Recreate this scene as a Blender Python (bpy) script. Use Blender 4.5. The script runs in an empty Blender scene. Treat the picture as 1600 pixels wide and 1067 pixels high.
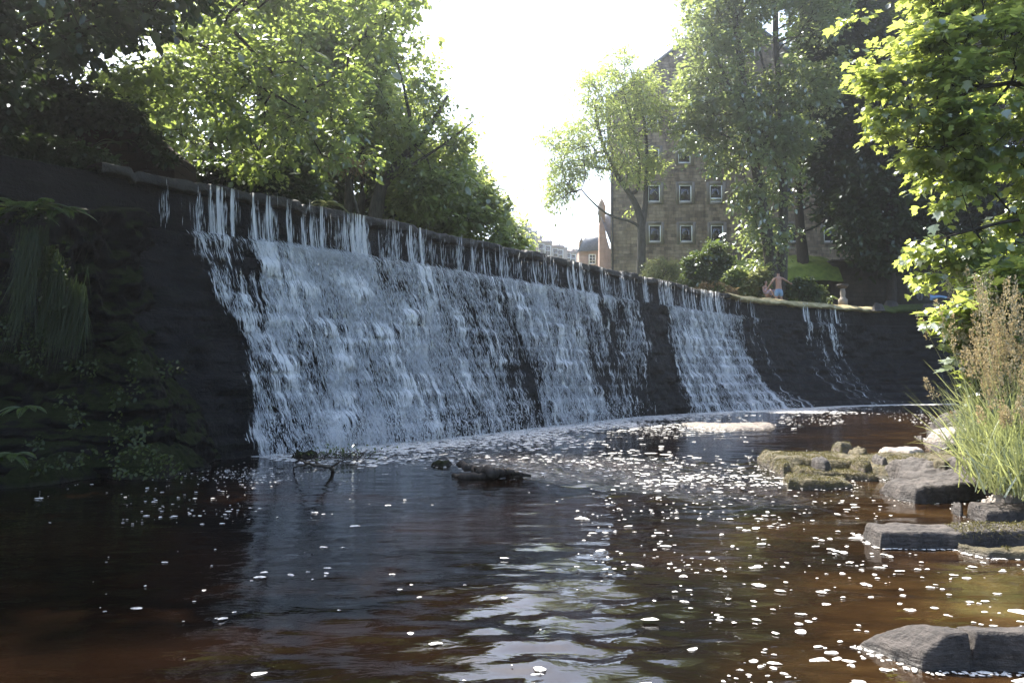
import bpy, bmesh, math, random
import numpy as np
from mathutils import Vector, Matrix
R = math.radians
sc = bpy.context.scene
COL = sc.collection
rng = np.random.default_rng(7)
random.seed(7)

# ------------------------------------------------------------------ camera maths
F = 1244.0; CH = 1.45; PITCH = math.atan((585 - 533.5) / F)
def ray(px, py):
    x, y, z = (px - 800) / F, 1.0, (533.5 - py) / F
    c, s = math.cos(PITCH), math.sin(PITCH)
    return np.array([x, y * c - z * s, y * s + z * c])
def P(px, py, Y):
    d = ray(px, py); return d * (Y / d[1]) + np.array([0, 0, CH])
def G(px, py, z=0.0):
    d = ray(px, py); return d * ((z - CH) / d[2]) + np.array([0, 0, CH])

# ------------------------------------------------------------------ noise
def _h(ix, iy, iz, seed):
    with np.errstate(over='ignore'):
        h = (ix.astype(np.uint32) * np.uint32(374761393) + iy.astype(np.uint32) * np.uint32(668265263)
             + iz.astype(np.uint32) * np.uint32(2246822519) + np.uint32((seed * 3266489917 + 12345) & 0xffffffff))
        h ^= h >> np.uint32(15); h *= np.uint32(2246822519); h ^= h >> np.uint32(13)
        h *= np.uint32(3266489917); h ^= h >> np.uint32(16)
    return h.astype(np.float64) / 4294967295.0
def vn(x, y, z=0.0, seed=0):
    x = np.asarray(x, float); y = np.asarray(y, float); z = np.asarray(z, float)
    x, y, z = np.broadcast_arrays(x, y, z)
    fx, fy, fz = np.floor(x), np.floor(y), np.floor(z)
    ix, iy, iz = fx.astype(np.int64), fy.astype(np.int64), fz.astype(np.int64)
    u, v, w = x - fx, y - fy, z - fz
    u = u * u * (3 - 2 * u); v = v * v * (3 - 2 * v); w = w * w * (3 - 2 * w)
    r = 0
    for a in (0, 1):
        for b in (0, 1):
            for c in (0, 1):
                r = r + _h(ix + a, iy + b, iz + c, seed) * (u if a else 1 - u) * (v if b else 1 - v) * (w if c else 1 - w)
    return r
def fbm(x, y, z=0.0, seed=0, o=4):
    r, a, t = 0, 1.0, 0
    x = np.asarray(x, float); y = np.asarray(y, float); z = np.asarray(z, float)
    for k in range(o):
        r = r + a * vn(x, y, z, seed + k * 17); t += a; a *= .5
        x = x * 2.03 + 5.1; y = y * 2.03 + 1.7; z = z * 2.03 + 9.2
    return r / t

# ------------------------------------------------------------------ object helpers
def mesh_np(name, verts, faces, mat=None, parent=None, smooth=False, attrs=None):
    """faces: list of int arrays (n,k)"""
    me = bpy.data.meshes.new(name)
    verts = np.asarray(verts, np.float32)
    me.vertices.add(len(verts)); me.vertices.foreach_set('co', verts.ravel())
    faces = [np.asarray(f, np.int32) for f in faces if len(f)]
    nl = sum(f.size for f in faces); nf = sum(len(f) for f in faces)
    me.loops.add(nl); me.polygons.add(nf)
    me.loops.foreach_set('vertex_index', np.concatenate([f.ravel() for f in faces]))
    ls = []; s = 0
    for f in faces:
        k = f.shape[1]; ls.append(np.arange(len(f)) * k + s); s += f.size
    me.polygons.foreach_set('loop_start', np.concatenate(ls).astype(np.int32))
    if smooth: me.polygons.foreach_set('use_smooth', np.ones(nf, bool))
    for k, v in (attrs or {}).items():
        v = np.asarray(v, np.float32)
        if v.ndim == 1:
            a = me.attributes.new(k, 'FLOAT', 'POINT'); a.data.foreach_set('value', v)
        else:
            a = me.attributes.new(k, 'FLOAT_VECTOR', 'POINT'); a.data.foreach_set('vector', v.ravel())
    me.update(); me.validate()
    return link(name, me, mat, parent)
def link(name, me, mat=None, parent=None):
    o = bpy.data.objects.new(name, me); COL.objects.link(o)
    if mat: me.materials.append(mat)
    if parent:
        o.parent = parent
        o.matrix_parent_inverse = Matrix.Translation(parent.location).inverted()
    return o
def tag(o, label=None, cat=None, group=None, kind=None):
    if label: o['label'] = label
    if cat: o['category'] = cat
    if group: o['group'] = group
    if kind: o['kind'] = kind
    return o
def thing(name, label, cat, loc=(0, 0, 0), group=None):
    o = bpy.data.objects.new(name, None); COL.objects.link(o); o.location = Vector([float(v) for v in loc])
    o.empty_display_size = .2
    return tag(o, label, cat, group)
class MB:
    """collects raw geometry in world space"""
    def __init__(s): s.v = []; s.f3 = []; s.f4 = []; s.n = 0
    def add(s, v, f):
        v = np.asarray(v, float); s.v.append(v)
        for q in f:
            (s.f3 if len(q) == 3 else s.f4).append([i + s.n for i in q])
        s.n += len(v)
    def addn(s, v, f):
        f = np.asarray(f) + s.n; s.v.append(np.asarray(v, float)); s.n += len(v)
        (s.f3 if f.shape[1] == 3 else s.f4).extend(f.tolist())
    def box(s, x0, x1, y0, y1, z0, z1, M=None):
        v = np.array([[x, y, z] for z in (z0, z1) for y in (y0, y1) for x in (x0, x1)], float)
        if M is not None: v = v @ np.asarray(M)[:3, :3].T + np.asarray(M)[:3, 3]
        s.add(v, [(0, 2, 3, 1), (4, 5, 7, 6), (0, 1, 5, 4), (2, 6, 7, 3), (0, 4, 6, 2), (1, 3, 7, 5)])
    def tube(s, pts, rad, n=6, cap=True):
        pts = np.asarray(pts, float); m = len(pts)
        rad = np.broadcast_to(np.asarray(rad, float), (m,))
        t = np.gradient(pts, axis=0); t /= np.linalg.norm(t, axis=1)[:, None] + 1e-9
        ref = np.array([0, 0, 1.0]) if abs(t[0][2]) < .9 else np.array([1.0, 0, 0])
        a = np.cross(t, ref); a /= np.linalg.norm(a, axis=1)[:, None] + 1e-9
        b = np.cross(t, a)
        th = np.linspace(0, 2 * np.pi, n, endpoint=False)
        v = pts[:, None] + rad[:, None, None] * (a[:, None] * np.cos(th)[None, :, None] + b[:, None] * np.sin(th)[None, :, None])
        f = [(i * n + j, i * n + (j + 1) % n, (i + 1) * n + (j + 1) % n, (i + 1) * n + j) for i in range(m - 1) for j in range(n)]
        v = v.reshape(-1, 3)
        if cap:
            v = np.vstack([v, pts[:1], pts[-1:]])
            f += [((j + 1) % n, j, m * n) for j in range(n)] + [((m - 1) * n + j, (m - 1) * n + (j + 1) % n, m * n + 1) for j in range(n)]
        s.add(v, f)
    def build(s, name, mat=None, parent=None, smooth=False):
        return mesh_np(name, np.vstack(s.v), [np.array(s.f3, int).reshape(-1, 3), np.array(s.f4, int).reshape(-1, 4)], mat, parent, smooth)
def grid_faces(nr, nc):
    i = np.arange(nr - 1)[:, None] * nc + np.arange(nc - 1)[None]
    i = i.ravel()
    return np.stack([i, i + 1, i + nc + 1, i + nc], 1)

# ------------------------------------------------------------------ materials
class N:
    def __init__(s, name):
        s.m = bpy.data.materials.new(name); s.m.use_nodes = True
        s.t = s.m.node_tree; s.t.nodes.clear()
        s.out = s.n('ShaderNodeOutputMaterial')
    def n(s, typ, **kw):
        nd = s.t.nodes.new(typ)
        for k, v in kw.items():
            if k in nd.inputs: s.set(nd.inputs[k], v)
            else: setattr(nd, k, v)
        return nd
    def set(s, sock, v):
        if isinstance(v, bpy.types.NodeSocket): s.t.links.new(v, sock)
        elif isinstance(v, bpy.types.Node): s.t.links.new(v.outputs[0], sock)
        else:
            if sock.type == 'RGBA' and len(v) == 3: v = (*v, 1)
            sock.default_value = v
    def mapping(s, src, scale):
        m = s.n('ShaderNodeMapping'); s.set(m.inputs['Vector'], src); m.inputs['Scale'].default_value = scale; return m.outputs[0]
    def obj(s): return s.n('ShaderNodeTexCoord').outputs['Object']
    def geo(s, k): return s.n('ShaderNodeNewGeometry').outputs[k]
    def noise(s, vec, scale, det=5, rough=.55, dist=0):
        nd = s.n('ShaderNodeTexNoise'); s.set(nd.inputs['Vector'], vec)
        nd.inputs['Scale'].default_value = scale; nd.inputs['Detail'].default_value = det
        nd.inputs['Roughness'].default_value = rough; nd.inputs['Distortion'].default_value = dist
        return nd.outputs[0]
    def ramp(s, fac, stops):
        r = s.n('ShaderNodeValToRGB'); s.set(r.inputs[0], fac)
        e = r.color_ramp.elements
        while len(e) < len(stops): e.new(.5)
        for el, (p, c) in zip(e, stops):
            el.position = p; el.color = (*c, 1) if len(c) == 3 else c
        return r.outputs[0]
    def math(s, op, a, b=0.0, c=None):
        nd = s.n('ShaderNodeMath', operation=op); s.set(nd.inputs[0], a); s.set(nd.inputs[1], b)
        if c is not None: s.set(nd.inputs[2], c)
        return nd.outputs[0]
    def mix(s, fac, a, b):
        nd = s.n('ShaderNodeMix', data_type='RGBA'); s.set(nd.inputs[0], fac); s.set(nd.inputs[6], a); s.set(nd.inputs[7], b)
        return nd.outputs[2]
    def bump(s, h, st=.3, d=.05, normal=None):
        b = s.n('ShaderNodeBump'); s.set(b.inputs['Height'], h); b.inputs['Strength'].default_value = st; b.inputs['Distance'].default_value = d
        if normal is not None: s.set(b.inputs['Normal'], normal)
        return b.outputs[0]
    def pbr(s, col, rough=.8, normal=None, spec=.5, **kw):
        b = s.n('ShaderNodeBsdfPrincipled'); s.set(b.inputs['Base Color'], col); s.set(b.inputs['Roughness'], rough)
        s.set(b.inputs['Specular IOR Level'], spec)
        if normal is not None: s.set(b.inputs['Normal'], normal)
        for k, v in kw.items(): s.set(b.inputs[k], v)
        return b.outputs[0]
    def done(s, sh): s.t.links.new(sh, s.out.inputs['Surface']); return s.m

def leaf_mat(name, dark, light, trans, gl=.10, tfac=.45, rough=.38):
    n = N(name); r = n.math('ADD', n.math('MULTIPLY', n.geo('Random Per Island'), .6), n.math('MULTIPLY_ADD', n.noise(n.obj(), .8, 3), 1.1, -.35))
    col = n.ramp(r, [(0, dark), (.75, light), (1, tuple(min(1, v * 1.25) for v in light))])
    tcol = n.ramp(r, [(0, tuple(v * .7 for v in trans)), (1, trans)])
    d = n.n('ShaderNodeBsdfDiffuse', Color=col); t = n.n('ShaderNodeBsdfTranslucent', Color=tcol)
    m = n.n('ShaderNodeMixShader'); m.inputs[0].default_value = tfac
    n.t.links.new(d.outputs[0], m.inputs[1]); n.t.links.new(t.outputs[0], m.inputs[2])
    g = n.n('ShaderNodeBsdfGlossy', Color=(.9, .95, 1), Roughness=rough)
    m2 = n.n('ShaderNodeMixShader'); m2.inputs[0].default_value = gl
    n.t.links.new(m.outputs[0], m2.inputs[1]); n.t.links.new(g.outputs[0], m2.inputs[2])
    return n.done(m2.outputs[0])
def simple(name, c1, c2, scale=4, rough=.85, bump=.3, bd=.02, spec=.3):
    n = N(name); o = n.obj(); f = n.noise(o, scale); h = n.noise(o, scale * 5)
    return n.done(n.pbr(n.ramp(f, [(.3, c1), (.7, c2)]), rough, n.bump(h, bump, bd), spec))

def bark(name, c1, c2):
    n = N(name); o = n.obj(); v = n.mapping(o, (9, 9, 2)); f = n.noise(v, 1.5, 6, .65)
    return n.done(n.pbr(n.ramp(f, [(.3, c1), (.7, c2)]), .9, n.bump(f, .6, .04), .2))

def rock_mat(name, c1, c2, moss=None, mossamt=.5, rough=.7, wet=True, spec=.35):
    n = N(name); o = n.obj()
    f = n.noise(o, 2.2, 8, .62); h = n.noise(o, 14, 8, .7); v = n.noise(n.mapping(o, (1, 1, 6)), 5, 5, .6)
    col = n.ramp(f, [(.3, c1), (.68, c2)])
    col = n.mix(n.ramp(h, [(.46, (0, 0, 0)), (.66, (.8, .8, .8))]), col, tuple(x * .4 for x in c1))
    lich = n.noise(o, 26, 4, .7); col = n.mix(n.ramp(lich, [(.60, (0, 0, 0)), (.72, (.45, .45, .45))]), col, tuple(min(1, x * 1.9) for x in c2))
    if moss:
        up = n.n('ShaderNodeSeparateXYZ'); n.set(up.inputs[0], n.geo('Normal'))
        a = n.math('ADD', n.math('MULTIPLY', up.outputs[2], .6), n.math('MULTIPLY', n.noise(o, 3.5, 5, .6), 1.0))
        mm = n.ramp(a, [(max(0.02, .98 - mossamt * .5), (0, 0, 0)), (min(1, 1.1 - mossamt * .5), (1, 1, 1))])
        mc = n.ramp(n.noise(o, 9, 4), [(.3, moss[0]), (.7, moss[1])])
        col = n.mix(mm, col, mc)
    rg = rough
    if wet:
        sp = n.n('ShaderNodeSeparateXYZ'); n.set(sp.inputs[0], n.geo('Position'))
        w = n.ramp(n.math('ADD', sp.outputs[2], n.math('MULTIPLY', f, .05)), [(.03, (0, 0, 0)), (.09, (1, 1, 1))])
        col = n.mix(w, n.mix(.5, col, (.012, .010, .009)), col)
        rg = n.math('MULTIPLY_ADD', w, rough - .25, .25)
    hh = n.math('ADD', h, n.math('MULTIPLY', v, .8))
    return n.done(n.pbr(col, rg, n.bump(hh, .9, .04), spec))

def stone_wall_mat(name, cols, bw=.55, bh=.27, mortar=(.16, .14, .12), yaw=0.0, stain=.5, mort=.03):
    n = N(name); o = n.obj()
    rot = n.n('ShaderNodeMapping'); n.set(rot.inputs['Vector'], o); rot.inputs['Rotation'].default_value = (R(-90), 0, 0)
    wob = n.n('ShaderNodeTexNoise'); n.set(wob.inputs['Vector'], rot.outputs[0]); wob.inputs['Scale'].default_value = 2.5
    va = n.n('ShaderNodeVectorMath', operation='MULTIPLY_ADD'); n.set(va.inputs[0], wob.outputs['Color']); va.inputs[1].default_value = (.2, .14, 0); n.set(va.inputs[2], rot.outputs[0])
    b = n.n('ShaderNodeTexBrick'); n.set(b.inputs['Vector'], va.outputs[0])
    b.inputs['Scale'].default_value = 1; b.inputs['Brick Width'].default_value = bw; b.inputs['Row Height'].default_value = bh
    b.inputs['Mortar Size'].default_value = mort * .5; b.inputs['Mortar Smooth'].default_value = .6; b.inputs['Bias'].default_value = 0
    n.set(b.inputs['Color1'], cols[0]); n.set(b.inputs['Color2'], cols[1]); n.set(b.inputs['Mortar'], mortar)
    f = n.noise(o, 2.4, 7, .72); g = n.noise(n.mapping(o, (3, 3, .8)), 1.1, 6, .6); h = n.noise(o, 12, 6, .65)
    col = n.mix(n.ramp(f, [(.42, (0, 0, 0)), (.70, (.35, .35, .35))]), b.outputs[0], cols[2])
    dk = n.n('ShaderNodeMix', data_type='RGBA', blend_type='MULTIPLY'); n.set(dk.inputs[0], n.ramp(g, [(.42, (0, 0, 0)), (.7, (stain, stain, stain))]))
    n.set(dk.inputs[6], col); n.set(dk.inputs[7], (.35, .32, .30))
    hh = n.math('ADD', n.math('MULTIPLY', b.outputs['Fac'], -1.0), n.math('MULTIPLY', h, .6))
    return n.done(n.pbr(dk.outputs[2], .9, n.bump(hh, .8, .07), .2))

M = {}
M['leaf_syc'] = leaf_mat('sycamore_leaf', (.030, .060, .010), (.070, .110, .018), (.38, .48, .10), .10, .55)
M['leaf_near'] = leaf_mat('near_leaf', (.042, .075, .015), (.10, .145, .026), (.54, .62, .12), .14, .60)
M['leaf_bright'] = leaf_mat('bright_leaf', (.05, .085, .012), (.085, .13, .02), (.52, .60, .19), .09, .6)
M['leaf_ash'] = leaf_mat('ash_leaf', (.045, .075, .018), (.085, .12, .03), (.48, .58, .13), .10, .55)
M['leaf_poplar'] = leaf_mat('poplar_leaf', (.045, .07, .022), (.09, .12, .045), (.38, .46, .13), .15, .5, .33)
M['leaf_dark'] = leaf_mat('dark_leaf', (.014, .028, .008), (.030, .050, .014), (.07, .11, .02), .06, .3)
M['leaf_shrub'] = leaf_mat('shrub_leaf', (.03, .055, .02), (.07, .10, .035), (.2, .28, .05), .10, .4)
M['leaf_pale'] = leaf_mat('pale_leaf', (.12, .14, .05), (.26, .27, .12), (.4, .42, .15), .06, .4)
M['leaf_dry'] = leaf_mat('dry_flower', (.20, .13, .07), (.36, .26, .15), (.45, .32, .15), .03, .4)
M['grass_blade'] = leaf_mat('grass_blade', (.07, .10, .03), (.28, .30, .13), (.46, .50, .18), .12, .4)
M['seed'] = leaf_mat('seed_head', (.28, .22, .12), (.58, .50, .33), (.42, .32, .16), .04, .35)
M['moss_hang'] = leaf_mat('hanging_moss', (.012, .018, .004), (.034, .046, .008), (.06, .09, .01), .02, .3)
M['moss_tuft'] = leaf_mat('moss_tuft', (.05, .038, .016), (.13, .12, .04), (.16, .14, .04), .02, .3)
M['bark'] = bark('grey_bark', (.035, .030, .025), (.11, .10, .085))
M['bark_dark'] = bark('dark_bark', (.018, .015, .012), (.06, .05, .042))
M['rock'] = rock_mat('river_rock', (.024, .020, .018), (.095, .080, .070))
M['rock_moss'] = rock_mat('mossy_rock', (.07, .055, .042), (.16, .13, .10), ((.028, .026, .008), (.10, .076, .034)), .8)
M['rock_pale'] = rock_mat('pale_rock', (.26, .22, .19), (.42, .38, .33))
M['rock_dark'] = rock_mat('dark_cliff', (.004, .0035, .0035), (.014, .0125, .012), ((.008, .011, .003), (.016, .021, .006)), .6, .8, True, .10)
M['gravel'] = rock_mat('gravel_bar', (.12, .10, .085), (.27, .23, .19))

# weir stone: dark, wet, with courses
n = N('weir_stone'); o = n.obj()
f = n.noise(o, 1.1, 8, .65); h = n.noise(o, 9, 8, .7); cz = n.noise(n.mapping(o, (1.2, 1.2, 7)), 1.0, 4, .6)
col = n.ramp(f, [(.3, (.003, .003, .0034)), (.7, (.011, .010, .0098))])
col = n.mix(n.ramp(cz, [(.55, (0, 0, 0)), (.75, (.7, .7, .7))]), col, (.008, .011, .004))
M['weir'] = n.done(n.pbr(col, n.math('MULTIPLY_ADD', h, .4, .28), n.bump(n.math('ADD', h, cz), .9, .08), .17))
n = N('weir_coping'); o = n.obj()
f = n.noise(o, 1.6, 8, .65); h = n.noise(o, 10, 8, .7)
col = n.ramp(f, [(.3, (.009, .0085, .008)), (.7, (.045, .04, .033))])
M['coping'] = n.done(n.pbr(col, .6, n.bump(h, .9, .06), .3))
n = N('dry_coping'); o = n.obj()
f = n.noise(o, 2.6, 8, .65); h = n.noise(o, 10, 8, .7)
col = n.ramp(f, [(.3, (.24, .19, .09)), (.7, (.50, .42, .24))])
M['coping_dry_sunlit'] = n.done(n.pbr(col, .9, n.bump(h, .9, .06), .2))  # dry stone; sunlight is put into its pale warm colour

# white water on the face
def film_mat():
    n = N('white_water')
    at = n.n('ShaderNodeAttribute', attribute_name='flow').outputs['Vector']
    fo = n.n('ShaderNodeAttribute', attribute_name='foam').outputs['Fac']
    wb = n.n('ShaderNodeTexNoise'); n.set(wb.inputs['Vector'], n.mapping(at, (2.2, 2.2, 1))); wb.inputs['Scale'].default_value = 1; wb.inputs['Detail'].default_value = 3
    vm = n.n('ShaderNodeVectorMath', operation='MULTIPLY_ADD'); n.set(vm.inputs[0], wb.outputs['Color']); vm.inputs[1].default_value = (.07, .3, 0); n.set(vm.inputs[2], at)
    at = vm.outputs[0]
    a = n.noise(n.mapping(at, (5.5, .9, 1)), 1.0, 5, .66, .2)
    b = n.noise(n.mapping(at, (28, 3.2, 1)), 1.0, 5, .68, .3)
    c = n.noise(n.mapping(at, (1.5, .7, 1)), 1.0, 3, .5)
    v = n.math('ADD', n.math('MULTIPLY', n.math('SUBTRACT', a, .5), 3.6), n.math('MULTIPLY', n.math('SUBTRACT', b, .5), 3.0))
    v = n.math('ADD', v, n.math('MULTIPLY', n.math('SUBTRACT', c, .5), 1.9))
    v = n.math('ADD', v, n.math('SUBTRACT', n.math('MULTIPLY', fo, 1.1), .54))
    al = n.ramp(v, [(.0, (0, 0, 0)), (.22, (.16, .16, .16)), (.5, (.88, .88, .88)), (.8, (1, 1, 1))])
    colr = n.ramp(v, [(.1, (.34, .36, .38)), (.7, (.94, .94, .94))])
    d = n.pbr(colr, .35, n.bump(n.math('ADD', b, a), .9, .06), .5)
    tr = n.n('ShaderNodeBsdfTranslucent', Color=(.8, .82, .85))
    m0 = n.n('ShaderNodeMixShader'); m0.inputs[0].default_value = .3
    n.t.links.new(d, m0.inputs[1]); n.t.links.new(tr.outputs[0], m0.inputs[2])
    t = n.n('ShaderNodeBsdfTransparent')
    m = n.n('ShaderNodeMixShader'); n.set(m.inputs[0], al); n.t.links.new(t.outputs[0], m.inputs[1]); n.t.links.new(m0.outputs[0], m.inputs[2])
    return n.done(m.outputs[0])
M['film'] = film_mat()
n = N('spray'); d = n.pbr((.80, .82, .84), .3, None, .5); tr = n.n('ShaderNodeBsdfTranslucent', Color=(.85, .87, .9))
m0 = n.n('ShaderNodeMixShader'); m0.inputs[0].default_value = .35; n.t.links.new(d, m0.inputs[1]); n.t.links.new(tr.outputs[0], m0.inputs[2])
M['spray'] = n.done(m0.outputs[0])
n = N('foam'); o = n.obj(); fo = n.pbr((.62, .60, .56), .8, n.bump(n.noise(o, 90, 3), .6, .008), .3); tp = n.n('ShaderNodeBsdfTransparent'); mx = n.n('ShaderNodeMixShader')
n.set(mx.inputs[0], n.ramp(n.noise(o, 38, 4, .7), [(.34, (.25, .25, .25)), (.56, (1, 1, 1))])); n.t.links.new(tp.outputs[0], mx.inputs[1]); n.t.links.new(fo, mx.inputs[2]); M['foam'] = n.done(mx.outputs[0])

# peaty river water
n = N('river_water'); o = n.obj()
big = n.noise(n.mapping(o, (.55, .9, 1)), 1.0, 5, .6, .4); red = n.noise(n.mapping(o, (1.3, 2.2, 1)), 1.0, 6, .65, .6)
col = n.ramp(big, [(.40, (.002, .0012, .0008)), (.56, (.006, .003, .0016)), (.72, (.009, .0042, .0022))])
col = n.mix(n.ramp(red, [(.55, (0, 0, 0)), (.72, (.25, .25, .25))]), col, (.009, .0035, .0016))
sh = n.n('ShaderNodeAttribute', attribute_name='shallow').outputs['Fac']
col = n.mix(sh, col, n.ramp(red, [(.35, (.012, .0056, .002)), (.52, (.036, .0185, .006)), (.68, (.065, .036, .012))]))
r1 = n.noise(n.mapping(o, (3.0, 7.5, 1)), 1.0, 3, .55, .8); r2 = n.noise(n.mapping(o, (14, 30, 1)), 1.0, 2, .5, .5)
hh = n.math('ADD', r1, n.math('MULTIPLY', r2, .10))
chp = n.n('ShaderNodeAttribute', attribute_name='chop').outputs['Fac']
r3 = n.noise(n.mapping(o, (7, 12, 1)), 1.0, 4, .6, .7)
nb = n.bump(hh, .30, .018); nb = n.bump(n.math('MULTIPLY', r3, chp), .8, .07, nb)
M['water'] = n.done(n.pbr(col, .045, nb, .5, IOR=1.40))
M['lawn'] = simple('lawn', (.05, .085, .014), (.12, .17, .03), 3, .9, .5, .03)
M['soil'] = simple('soil', (.02, .018, .012), (.055, .045, .028), 1.5, .95, .5, .05)

# ------------------------------------------------------------------ weir geometry
ZC = 5.03; ZL = 4.05
cpx = [(-60, 226), (100, 246), (170, 258), (350, 292), (540, 330), (700, 365), (850, 398), (1000, 430), (1100, 452), (1220, 469), (1370, 480), (1500, 481), (1720, 480)]
bpx = [(-60, 775), (230, 738), (300, 722), (400, 713), (540, 699), (690, 685), (842, 669), (987, 652), (1095, 645), (1215, 639), (1352, 633), (1495, 631), (1720, 632)]
C0 = np.array([G(*p, ZC)[:2] for p in cpx]); B0 = np.array([G(*p, 0)[:2] for p in bpx])
C0[:2] = [C0[2] + (C0[2] - C0[3]) * .9, C0[2] + (C0[2] - C0[3]) * .45]
B0[:2] = [C0[0] + (B0[2] - C0[2]), C0[1] + (B0[2] - C0[2])]
def catmull(p, n):
    p = np.asarray(p, float); q = np.vstack([2 * p[0] - p[1], p, 2 * p[-1] - p[-2]])
    t = np.linspace(0, len(p) - 1 - 1e-9, n); i = t.astype(int); u = (t - i)[:, None]
    a, b, c, d = q[i], q[i + 1], q[i + 2], q[i + 3]
    return .5 * (2 * b + (c - a) * u + (2 * a - 5 * b + 4 * c - d) * u ** 2 + (3 * b - a - 3 * c + d) * u ** 3)
NF = 4000
Cf, Bb = catmull(C0, NF), catmull(B0, NF)
_t = np.gradient(Cf, axis=0); _t /= np.linalg.norm(_t, axis=1)[:, None]; _n = np.stack([_t[:, 1], -_t[:, 0]], 1)
_j = np.array([np.argmin(np.abs((Bb - c) @ t_) + 1e3 * (np.linalg.norm(Bb - c, axis=1) > 12)) for c, t_ in zip(Cf, _t)])
_j = np.convolve(np.pad(_j, 200, mode='edge'), np.ones(401) / 401, 'valid')
Bf = np.stack([np.interp(_j, np.arange(NF), Bb[:, k]) for k in (0, 1)], 1)
arc = np.concatenate([[0], np.cumsum(np.linalg.norm(np.diff(Cf, axis=0), axis=1))])
LEN = arc[-1]
def at_u(u):
    C = np.stack([np.interp(u, arc, Cf[:, k]) for k in (0, 1)], -1)
    B = np.stack([np.interp(u, arc, Bf[:, k]) for k in (0, 1)], -1)
    return C, B
def xcrest(C): return 800 + F * C[..., 0] / C[..., 1]
def face(u, s, extra=0.0, jag=1.0):
    """point on the weir face: u metres along the crest, s = 0 at the lip .. 1 at the water"""
    u, s = np.broadcast_arrays(np.asarray(u, float), np.asarray(s, float))
    C, B = at_u(u); D = B - C; L = np.linalg.norm(D, axis=-1); n = D / L[..., None]
    z = ZC - .14 - (ZC + .15 - .14) * s
    xc = xcrest(C)
    p = np.interp(xc, [200, 700, 980, 1100, 1230, 1400], [1.0, 1.1, 1.25, 1.7, 3.6, 4.2])
    q = np.clip((ZL - z) / ZL, 0, 1.2)
    k = q * 11 + .35 * (vn(u * .15, 0, 0, 5) - .5); fr = k - np.floor(k)
    st = (np.floor(k) + np.clip((fr - .0) / .35, 0, 1)) / 11          # ledge then riser
    qq = q + jag * (st - q) * .8
    off = np.where(z > ZL, -.10, .22 + (L - .22) * np.clip(qq, 0, 1.2) ** p)
    off = off + extra
    return np.stack([C[..., 0] + n[..., 0] * off, C[..., 1] + n[..., 1] * off, z], -1), n, xc
weir = thing('weir', 'curved dark wet stone weir with a long crest and stepped face across the river', 'weir', (*C0[6], 0))
nc, nr = 900, 110
U, S = np.meshgrid(np.linspace(0, LEN, nc), np.linspace(0, 1, nr))
p, nn, xc = face(U, S)
def face_noise(U, z, S):
    nz = (fbm(U * 1.3, z * 2.2, 0, 3, 5) - .5) * .34 + (vn(U * 2.2, np.floor(z / .368), 0, 9) - .5) * .12
    return nz * (np.clip((.98 - S) * 20, 0, 1) * .8 + .2) * np.where(z > ZL, .35, 1)
nz = face_noise(U, p[..., 2], S)
p[..., :2] += nn * nz[..., None]
mesh_np('stone_face', p.reshape(-1, 3), [grid_faces(nr, nc)[:, ::-1]], M['weir'], weir, True)
# coping: rounded lip along the crest, wet part and dry part painted sunlit
def coping(u0, u1, prof, mat, name, step=.05, amp=.065, seed=1):
    us = np.arange(u0, u1, step); C, B = at_u(us); D = B - C; nrm = D / np.linalg.norm(D, axis=1)[:, None]
    prof = np.array(prof)
    off = prof[None, :, 0] + (fbm(us[:, None] * 2.5, np.arange(len(prof))[None] * .7, 0, seed, 4) - .5) * amp * 2 + (fbm(us[:, None] * 9, np.arange(len(prof))[None] * 1.3, 6, seed, 3) - .5) * amp * 1.2
    blk = (_h(np.floor(us / 1.15).astype(int), np.zeros(len(us), int), np.zeros(len(us), int), seed) - .5) * .08
    gap = np.exp(-((us / 1.15 - np.round(us / 1.15)) / .035) ** 2) * .06
    z = ZC + prof[None, :, 1] + (fbm(us[:, None] * 2.5, np.arange(len(prof))[None] * .9, 3, seed + 4, 4) - .5) * amp * 1.4 + (blk - gap)[:, None]
    v = np.stack([C[:, None, 0] + nrm[:, None, 0] * off, C[:, None, 1] + nrm[:, None, 1] * off, z], -1)
    return mesh_np(name, v.reshape(-1, 3), [grid_faces(len(us), len(prof))], mat, weir, True)
uofx = lambda x: float(np.interp(x, xcrest(Cf)[400:], arc[400:]))
uB = uofx(1140)
prof = [(-.9, -.6), (-.85, -.02), (-.4, 0), (-.1, 0), (.03, -.01), (.06, -.04), (.07, -.10), (.065, -.17), (.04, -.20), (-.04, -.21), (-.14, -.22)]
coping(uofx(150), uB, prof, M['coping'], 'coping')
profd = [(-1.5, -.6), (-1.45, .12), (-.8, .11), (-.3, .07), (.0, -.03), (.14, -.10), (.18, -.14), (.17, -.20), (.08, -.23), (-.02, -.24), (-.14, -.25)]
uD = uofx(1378)
M['turf'] = simple('turf', (.03, .04, .012), (.075, .095, .022), 4, .95, .8, .05)
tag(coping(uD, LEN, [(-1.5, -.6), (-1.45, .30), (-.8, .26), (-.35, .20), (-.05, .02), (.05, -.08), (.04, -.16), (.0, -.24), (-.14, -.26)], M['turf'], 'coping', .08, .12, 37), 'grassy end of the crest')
tag(coping(uB, uD, profd, M['coping_dry_sunlit'], 'coping', .08, .09, 31), 'pale dry stretch of the crest with painted sunlight')

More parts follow.
